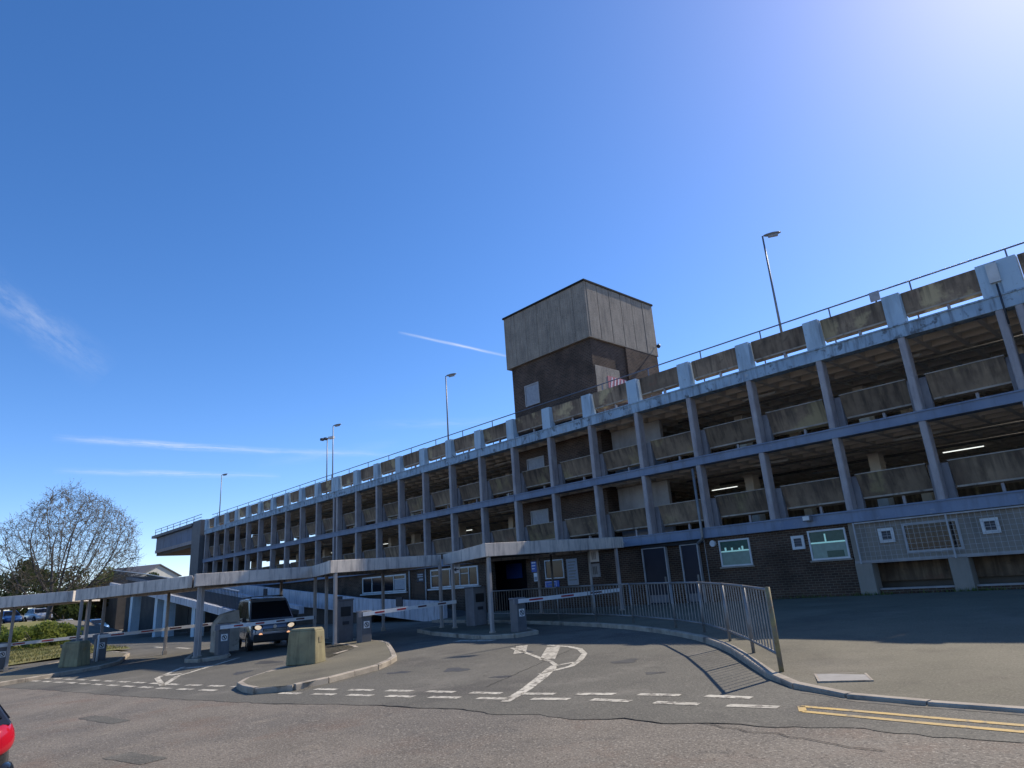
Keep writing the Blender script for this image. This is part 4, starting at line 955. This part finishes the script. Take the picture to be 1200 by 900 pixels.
vst = [(-1.98,.74,.34,.98),(-1.9,.81,.28,1.05),(-1.2,.83,.24,1.06),(0,.835,.24,1.06),(.9,.83,.24,1.06),(1.25,.825,.25,1.05),(1.55,.81,.26,1.0),(1.85,.77,.28,.90),(1.98,.66,.34,.76)]
vgh = [(1.36,.62,.80,.67,1.03,1.76),(.55,.32,.82,.68,1.05,1.80),(-.6,-.62,.82,.69,1.05,1.82),(-1.92,-1.84,.81,.68,1.05,1.80)]
vx, vy = -27.1, 11.3
van = car('van', 'silver blue high-roofed van with lit headlamps waiting behind a lowered barrier arm', (vx,vy,zg(vx,vy)+.005), rad(-12), vst, vgh, van_p, (1.2,-1.3), .30, lit=True, cat='van')
MB().box(1.86,2.03,-.74,.74,.28,.56).build('bumper', MT['black'], van, bevel=.05)
for s in (-1,1):
    MB().tube([(.25,s*.6,1.88),(-1.7,s*.6,1.89)], .022, 8).build('roof_rail', MT['black'], van, smooth=True)
    MB().beam((1.3,s*.42,1.09),(1.0,s*.02-.05,1.34),.02,.015).build('wiper', MT['black'], van)
MB().box(.12,.16,-.62,.62,1.885,1.915).build('roof_bar', MT['black'], van)
# tail of a parked car at the near kerb
hp = carpaint('black_car_paint', (.02,.022,.026), .2)
hst = [(-2.02,.62,.36,.92),(-1.94,.80,.28,1.0),(-1.3,.87,.22,.98),(0,.88,.21,.96),(1.0,.88,.22,.95),(1.5,.84,.23,.86),(1.95,.74,.28,.72),(2.1,.58,.34,.6)]
hgh = [(1.05,.25,.80,.60,.93,1.42),(-.2,-.2,.82,.62,.94,1.47),(-1.2,-1.1,.82,.6,.95,1.44),(-1.9,-1.5,.76,.56,.97,1.38)]
ca = rad(191); rc = Vector((-7.68,1.065)); lx, ly = -1.98, -.80    # rear offside corner put at rc
cx = rc.x-(lx*math.cos(ca)-ly*math.sin(ca)); cy = rc.y-(lx*math.sin(ca)+ly*math.cos(ca))
hc = car('parked_car', 'black car with a red tail lamp parked at the near kerb of the road', (cx,cy,zg(cx,cy)), ca, hst, hgh, hp, (1.3,-1.25), .31, cat='car')
lens = glassmat('tail_lens', (.42,.008,.02), .1, .6)
for s in (-1,1):
    m = MB(); m.loft([[(-1.55,s*.862,.86),(-1.55,s*.83,.99),(-1.55,s*.8,.99),(-1.55,s*.8,.86)],[(-1.86,s*.855,.76),(-1.84,s*.80,1.0),(-1.84,s*.7,1.0),(-1.86,s*.7,.76)],[(-2.02,s*.74,.72),(-1.97,s*.70,.98),(-1.95,s*.5,.98),(-2.0,s*.5,.72)],[(-2.06,s*.55,.73),(-2.02,s*.52,.93),(-2.0,s*.45,.93),(-2.02,s*.45,.73)]])
    tl = m.build('tail_lamp', lens, hc, smooth=True); md = tl.modifiers.new('sub', 'SUBSURF'); md.levels = md.render_levels = 2
    m = MB(); m.loft([[(-1.6,s*.885,.5),(-1.6,s*.885,.68),(-1.6,s*.7,.68),(-1.6,s*.7,.5)],[(-1.95,s*.84,.48),(-1.95,s*.84,.69),(-1.9,s*.6,.69),(-1.9,s*.6,.48)],[(-2.08,s*.66,.48),(-2.08,s*.66,.68),(-1.95,s*.5,.68),(-1.95,s*.5,.48)]])
    bc_ = m.build('bumper_corner', MT['gdark'], hc, smooth=True); md = bc_.modifiers.new('sub', 'SUBSURF'); md.levels = md.render_levels = 2
# parked cars on the upper open car park
cols_far = [((.05,.13,.33),'bright blue'),((.55,.56,.57),'white'),((.50,.51,.52),'silver white'),((.06,.17,.36),'blue'),((.03,.03,.035),'black')]
for i, (px_y, (c, nm)) in enumerate(zip((10.4,13.0,15.6,18.3,8.0), cols_far)):
    x = -93+i*.4 
    tags = ['bright blue hatchback parked beside the bare tree beyond the hedge','white hatchback parked beyond the end of the hedge','silver white car parked by the low wall beyond the verge','blue car parked in the shade near the ramp','black car parked farthest along the row behind the hedge'][i]
    car('parked_car', tags, (x,px_y,zg(x,px_y)+.01), rad(8+i*3), hst, hgh, carpaint('paint_'+nm.replace(' ','_'), c), (1.3,-1.25), .31, 'cars in the upper car park', detail=False)

# ------------------------------------------------------------------ vegetation and far things
lotx = [(-74,3),(-74,13.4),(-112,13.4),(-112,3)]
m = MB()
xs = [-74-4*i for i in range(10)]; ys = [2,4,6,8,10,12,14,16,18,20]
for x in xs:
    for y in ys: m.v.append((x,y,zg(x,y)+.006))
for i in range(len(xs)-1):
    for j in range(len(ys)-1): m.f.append((i*10+j,i*10+j+1,(i+1)*10+j+1,(i+1)*10+j))
lot = m.build('upper_car_park', MT['fore'], smooth=True); tag(lot, kind='structure')
m = MB(); vx_ = [-38.5-1.2*i for i in range(30)]
for i, x in enumerate(vx_):
    for j in range(9):
        y = (3.4+.0*i) + j*1.2*(1+.012*i) - .02*i; y = min(y, 14.2); m.v.append((x,y,zg(x,y)+.10+.05*math.sin(x*1.3+y)))
for i in range(len(vx_)-1):
    for j in range(8): m.f.append((i*9+j,i*9+j+1,(i+1)*9+j+1,(i+1)*9+j))
# clip the verge so the lane stays clear
m.f = [f for f in m.f if max(m.v[k][1]-(9.6+.05*(-38.5-m.v[k][0])) for k in f) <= .01]
verge = m.build('grass_verge', MT['grass'], smooth=True); tag(verge, kind='structure')
rg = random.Random(5); m = MB()
for i in range(9000):
    x = rg.uniform(-58,-38.6); y = rg.uniform(3.4, 9.4+.05*(-38.5-x)); z = zg(x,y)+.1; a = rg.uniform(0,6.28); h = rg.uniform(.05,.16)
    m.add([(x,y,z),(x+.03*math.cos(a),y+.03*math.sin(a),z),(x+rg.uniform(-.05,.05),y+rg.uniform(-.05,.05),z+h)],[(0,1,2)])
tag(m.build('grass', MT['grass']), 'long yellow green grass on the verge beside the lanes', 'grass', kind='stuff')
def leaves(m, c, rx, ry, rz_, n, size, rng, clumps=14, low=-.75):
    cl = []
    for i in range(clumps):
        while True:
            p = Vector((rng.uniform(-1,1),rng.uniform(-1,1),rng.uniform(low,1)))
            if .25 < p.length < 1: break
        cl.append((p, rng.uniform(.22,.46)))
    for i in range(n):
        p, r = cl[rng.randrange(clumps)]
        d = Vector((rng.gauss(0,1),rng.gauss(0,1),rng.gauss(0,1))).normalized()*r*rng.uniform(.55,1.08)
        q = p+d; w = Vector((c[0]+q.x*rx, c[1]+q.y*ry, c[2]+q.z*rz_))
        a = Vector((rng.gauss(0,1),rng.gauss(0,1),rng.gauss(0,1))).normalized(); b = a.orthogonal().normalized(); s = size*rng.uniform(.6,1.4)
        m.add([w-a*s, w+b*s*.5, w+a*s, w-b*s*.5], [(0,1,2,3)])
# the large bare tree coming into leaf: limbs grown towards points spread through a domed crown
import numpy as np
rt = random.Random(12); nr = np.random.default_rng(4); tx, ty = -90, 13.5; tz = zg(tx,ty)
tree = empty('bare_tree', (tx,ty,tz), 0, 'large domed tree with bare twigs and a few opening leaves', 'tree')
cen, radii = np.array((0,1.5,7.9)), np.array((7.0,7.2,6.3))
A_ = []
while len(A_) < 4300:
    q = nr.uniform(-1,1,3); l_ = np.linalg.norm(q)
    if l_ > 1 or l_ < .25 or nr.random() > .35+.65*l_: continue
    w = cen+q*radii*(1+.10*math.sin(5*q[1]+3*q[2])+.07*math.sin(9*q[0]+4*q[1]))
    if w[2] > 3.1: A_.append(w)
A_ = np.array(A_); nodes = [np.array((0,0,-.3))]; par = [-1]
for z_ in (.4,1.1,1.8,2.4): nodes.append(np.array((.02*z_,.06*z_,z_))); par.append(len(nodes)-2)
for dy_, dz_, n_ in ((-.55,.8,3),(.25,.95,4),(.95,.45,6),(-.1,1,3),(.6,.75,4),(-.9,.4,4)):     # main limbs
    p_ = 4 if n_ % 2 else 3; dv = np.array((nr.uniform(-.5,.5),dy_,dz_)); dv /= np.linalg.norm(dv)
    for i in range(n_): nodes.append(nodes[p_]+dv*.55); par.append(p_); p_ = len(nodes)-1
alive = np.ones(len(A_), bool); NP = np.array(nodes)
d2 = ((A_[:,None]-NP[None])**2).sum(2); near = d2.argmin(1); nd_ = d2.min(1)
for it in range(90):
    grow = {}
    idx = np.where(alive & (nd_ < 6.5**2))[0]
    if len(nodes) > 9000: break
    if len(idx) == 0: break
    for i in idx: grow.setdefault(near[i], []).append(i)
    new = []
    for k_, li in grow.items():
        v = A_[li]-nodes[k_]; v = (v/np.linalg.norm(v,axis=1)[:,None]).sum(0)+nr.normal(0,.35,3)*max(1,len(li)**.5)*.5
        l_ = np.linalg.norm(v)
        if l_ < 1e-3: continue
        new.append(len(nodes)); nodes.append(nodes[k_]+v/l_*.36); par.append(k_)
    NN = np.array([nodes[i] for i in new]); d2 = ((A_[:,None]-NN[None])**2).sum(2); mi = d2.argmin(1); mv = d2.min(1)
    up_ = mv < nd_; near[up_] = np.array(new)[mi[up_]]; nd_[up_] = mv[up_]; alive &= nd_ > .47**2
kids_ = [0]*len(nodes); rad_ = [0.0]*len(nodes)
for i in range(1,len(nodes)): kids_[par[i]] += 1
acc = [0.0]*len(nodes)
for i in range(len(nodes)-1,-1,-1):
    rad_[i] = max(.014, acc[i]**(1/2.35)) if kids_[i] else .014
    if par[i] >= 0: acc[par[i]] += rad_[i]**2.35
mt_, mc_, ml = MB(), MB(), MB()
for i in range(1,len(nodes)):
    r0, r1 = min(rad_[par[i]], rad_[i]*1.5), rad_[i]; a_, b_ = Vector(nodes[par[i]]), Vector(nodes[i])
    if r1 > .045: mt_.tube([a_,b_], [r0,r1], 6, cap=False)
    else: mc_.tube([a_,b_], [r0,r1], 3, cap=False)
    if r1 < .03:
        dv = (b_-a_).normalized()
        for k_ in range(5 if kids_[i] == 0 else 2):
            e = Vector(nr.normal(0,1,3)).normalized(); q = b_+(dv*.7+e*.7+Vector((0,0,.2))).normalized()*rt.uniform(.35,1.0)
            mc_.tube([b_,q], [.012,.007], 3, cap=False)
            warm = .22 if nodes[i][2] < 9 else .5
            for t_ in (.5,.8,1):
                if rt.random() < warm:
                    w = b_.lerp(q,t_)+Vector(nr.normal(0,.05,3)); aa = Vector(nr.normal(0,1,3)).normalized(); bb = aa.orthogonal().normalized(); sz = rt.uniform(.03,.075)
                    ml.add([w-aa*sz, w+bb*sz*.6, w+aa*sz, w-bb*sz*.6], [(0,1,2,3)])
mt_.build('trunk', MT['bark'], tree, smooth=True); crown = mc_.build('crown', MT['twig'], tree); ml.build('leaf', MT['leaf_bud'], crown)
def bush_tree(name, label, x, y, h, rx, ry, mat, n=6000, size=.2, seed=1, cat='tree', group=None, base=None, low=-.75):
    rng = random.Random(seed); z = zg(x,y) if base is None else base
    o = empty(name, (x,y,z), 0, label, cat, group)
    tr_ = MB(); tr_.tube([(0,0,-.3),(.1,.05,h*.3),(0,.1,h*.62)], [h*.035,h*.026,h*.012], 7)
    for i in range(5):
        a = rng.uniform(0,6.28); tr_.tube([(0,0,h*(.25+.06*i)),(rx*.5*math.cos(a),ry*.5*math.sin(a),h*(.5+.07*i))], [h*.014,h*.006], 5)
    tr_.build('trunk', MT['bark'], o, smooth=True)
    m = MB(); leaves(m, (0,0,h*.55), rx, ry, h*.46, n, size, rng, 18, low); m.build('crown', MT[mat], o)
bush_tree('evergreen_tree', 'dark evergreen tree standing left of the bare tree trunk', -108, 12.5, 7.6, 4.2, 3.6, 'leaf_dark', seed=1)
bush_tree('evergreen_tree', 'dark evergreen tree directly behind the bare tree', -112, 19.0, 7.4, 5, 4.2, 'leaf_dark', seed=2)
bush_tree('shrub_tree', 'brownish copper-leaved shrub right of the bare tree', -104, 22.6, 6.2, 3.6, 3.0, 'leaf_brown', seed=3)
bush_tree('broadleaf_tree', 'mid green tree between the bare tree and the pale gable', -120, 25.6, 8.2, 4.5, 3.6, 'leaf_mid', seed=4)
bush_tree('evergreen_tree', 'low dark evergreen at the foot of the bare tree beyond the cars', -100, 16.5, 5.2, 3.4, 3.2, 'leaf_dark', seed=6)
bush_tree('evergreen_tree', 'tall dark evergreen behind the hedge end', -116, 8.5, 8.0, 4.8, 4.0, 'leaf_dark', seed=7)
bush_tree('shrub_tree', 'dark green shrub behind the ramp wall near the pale gable', -110, 27.0, 6.4, 4.2, 3.4, 'leaf_dark', seed=8)
def hedge(x, y, rx, ry, h, seed, label, n=5200):
    rng = random.Random(seed); z = zg(x,y)+.08; o = empty('hedge_bush', (x,y,z), 0, label, 'bush')
    m = MB()
    for i in range(6): a = rng.uniform(0,6.28); m.tube([(0,0,-.1),(rx*.5*math.cos(a),ry*.6*math.sin(a),h*.7)], [.04,.015], 5)
    m.build('stem', MT['bark'], o)
    m = MB(); leaves(m, (0,0,h*.42), rx, ry, h*.52, n, .11, rng, 24, -.8); m.build('foliage', MT['leaf_hedge'], o)
hedge(-57.5, 8.3, 1.9, 2.1, 1.75, 1, 'bright green rounded bush at the end of the verge beside the lanes')
hedge(-59, 5.6, 1.9, 1.9, 1.5, 2, 'bright green bush to the left of the rounded bush on the verge')
# low wall and log on the verge
o = MB().beam((-50,8.4,zg(-50,8.4)+.22),(-47,9.3,zg(-47,9.3)+.2),.22,.22).build('timber_log', MT['bark'], bevel=.05); tag(o, 'dark weathered timber log lying on the grass verge', 'log')
# the gabled house far behind
hx, hy, hz = -172, 46.2, zg(-172,46.2)
ho = empty('gabled_house', (hx,hy,hz), rad(24), 'pale gabled house with a slate roof beyond the trees', 'house')
gw, gz, rz_ = 5.6, 8.9-hz, 11.35-hz
m = MB(); m.extr([(-gw,-1),(gw,-1),(gw,gz),(0,rz_-.15),(-gw,gz)], 'x', -14, 0); m.build('wall', MT['gable'], ho)
for s in (-1,1):
    m = MB(); m.add([(.4,0,rz_),(.4,s*(gw+.5),gz-.25),(-14.3,s*(gw+.5),gz-.25),(-14.3,0,rz_),(.4,0,rz_-.22),(.4,s*(gw+.5),gz-.47),(-14.3,s*(gw+.5),gz-.47),(-14.3,0,rz_-.22)],[(0,1,2,3),(7,6,5,4),(0,4,5,1),(1,5,6,2),(2,6,7,3),(3,7,4,0)]); m.build('roof', MT['roof'], ho)
for y in (-2.4,2.4):
    w_ = MB().box(.001,.06,y-.7,y+.7,gz-2.2,gz-.8).build('window', MT['wframe'], ho); MB().box(.061,.07,y-.6,y+.6,gz-2.1,gz-.9).build('pane', MT['gdark'], w_)
o = empty('dark_outbuilding', (-96,26.0,zg(-96,26)), 0, 'low dark flat building with a pale edge in front of the gabled house', 'building')
MB().box(-10,0,-4.6,8,-.5,4.9-zg(-96,26)).build('wall', MT['dconc'], o); MB().box(-10.2,.2,-4.8,8.2,4.902-zg(-96,26),5.2-zg(-96,26)).build('roof_edge', MT['roof'], o)

# weeds and dirt tufts along the foot of the wall
m = MB(); rw_ = random.Random(31)
for i in range(420):
    x = rw_.choice([rw_.uniform(-14.2,-5), rw_.gauss(-10.6,.5), rw_.gauss(-8.6,.4), rw_.gauss(-5.8,.5)]); y = D+.13-abs(rw_.gauss(0,.08)); z = zg(x,y)+.085
    a = rw_.uniform(0,6.28); h = rw_.uniform(.04,.16); w = rw_.uniform(.015,.04)
    m.add([(x,y,z),(x+w*math.cos(a),y-abs(w*math.sin(a)),z),(x+rw_.uniform(-.06,.06),y-rw_.uniform(0,.08),z+h)],[(0,1,2)])
tag(m.build('weeds', MT['leaf_mid']), 'small weeds growing along the foot of the brick wall', 'weeds', kind='stuff')
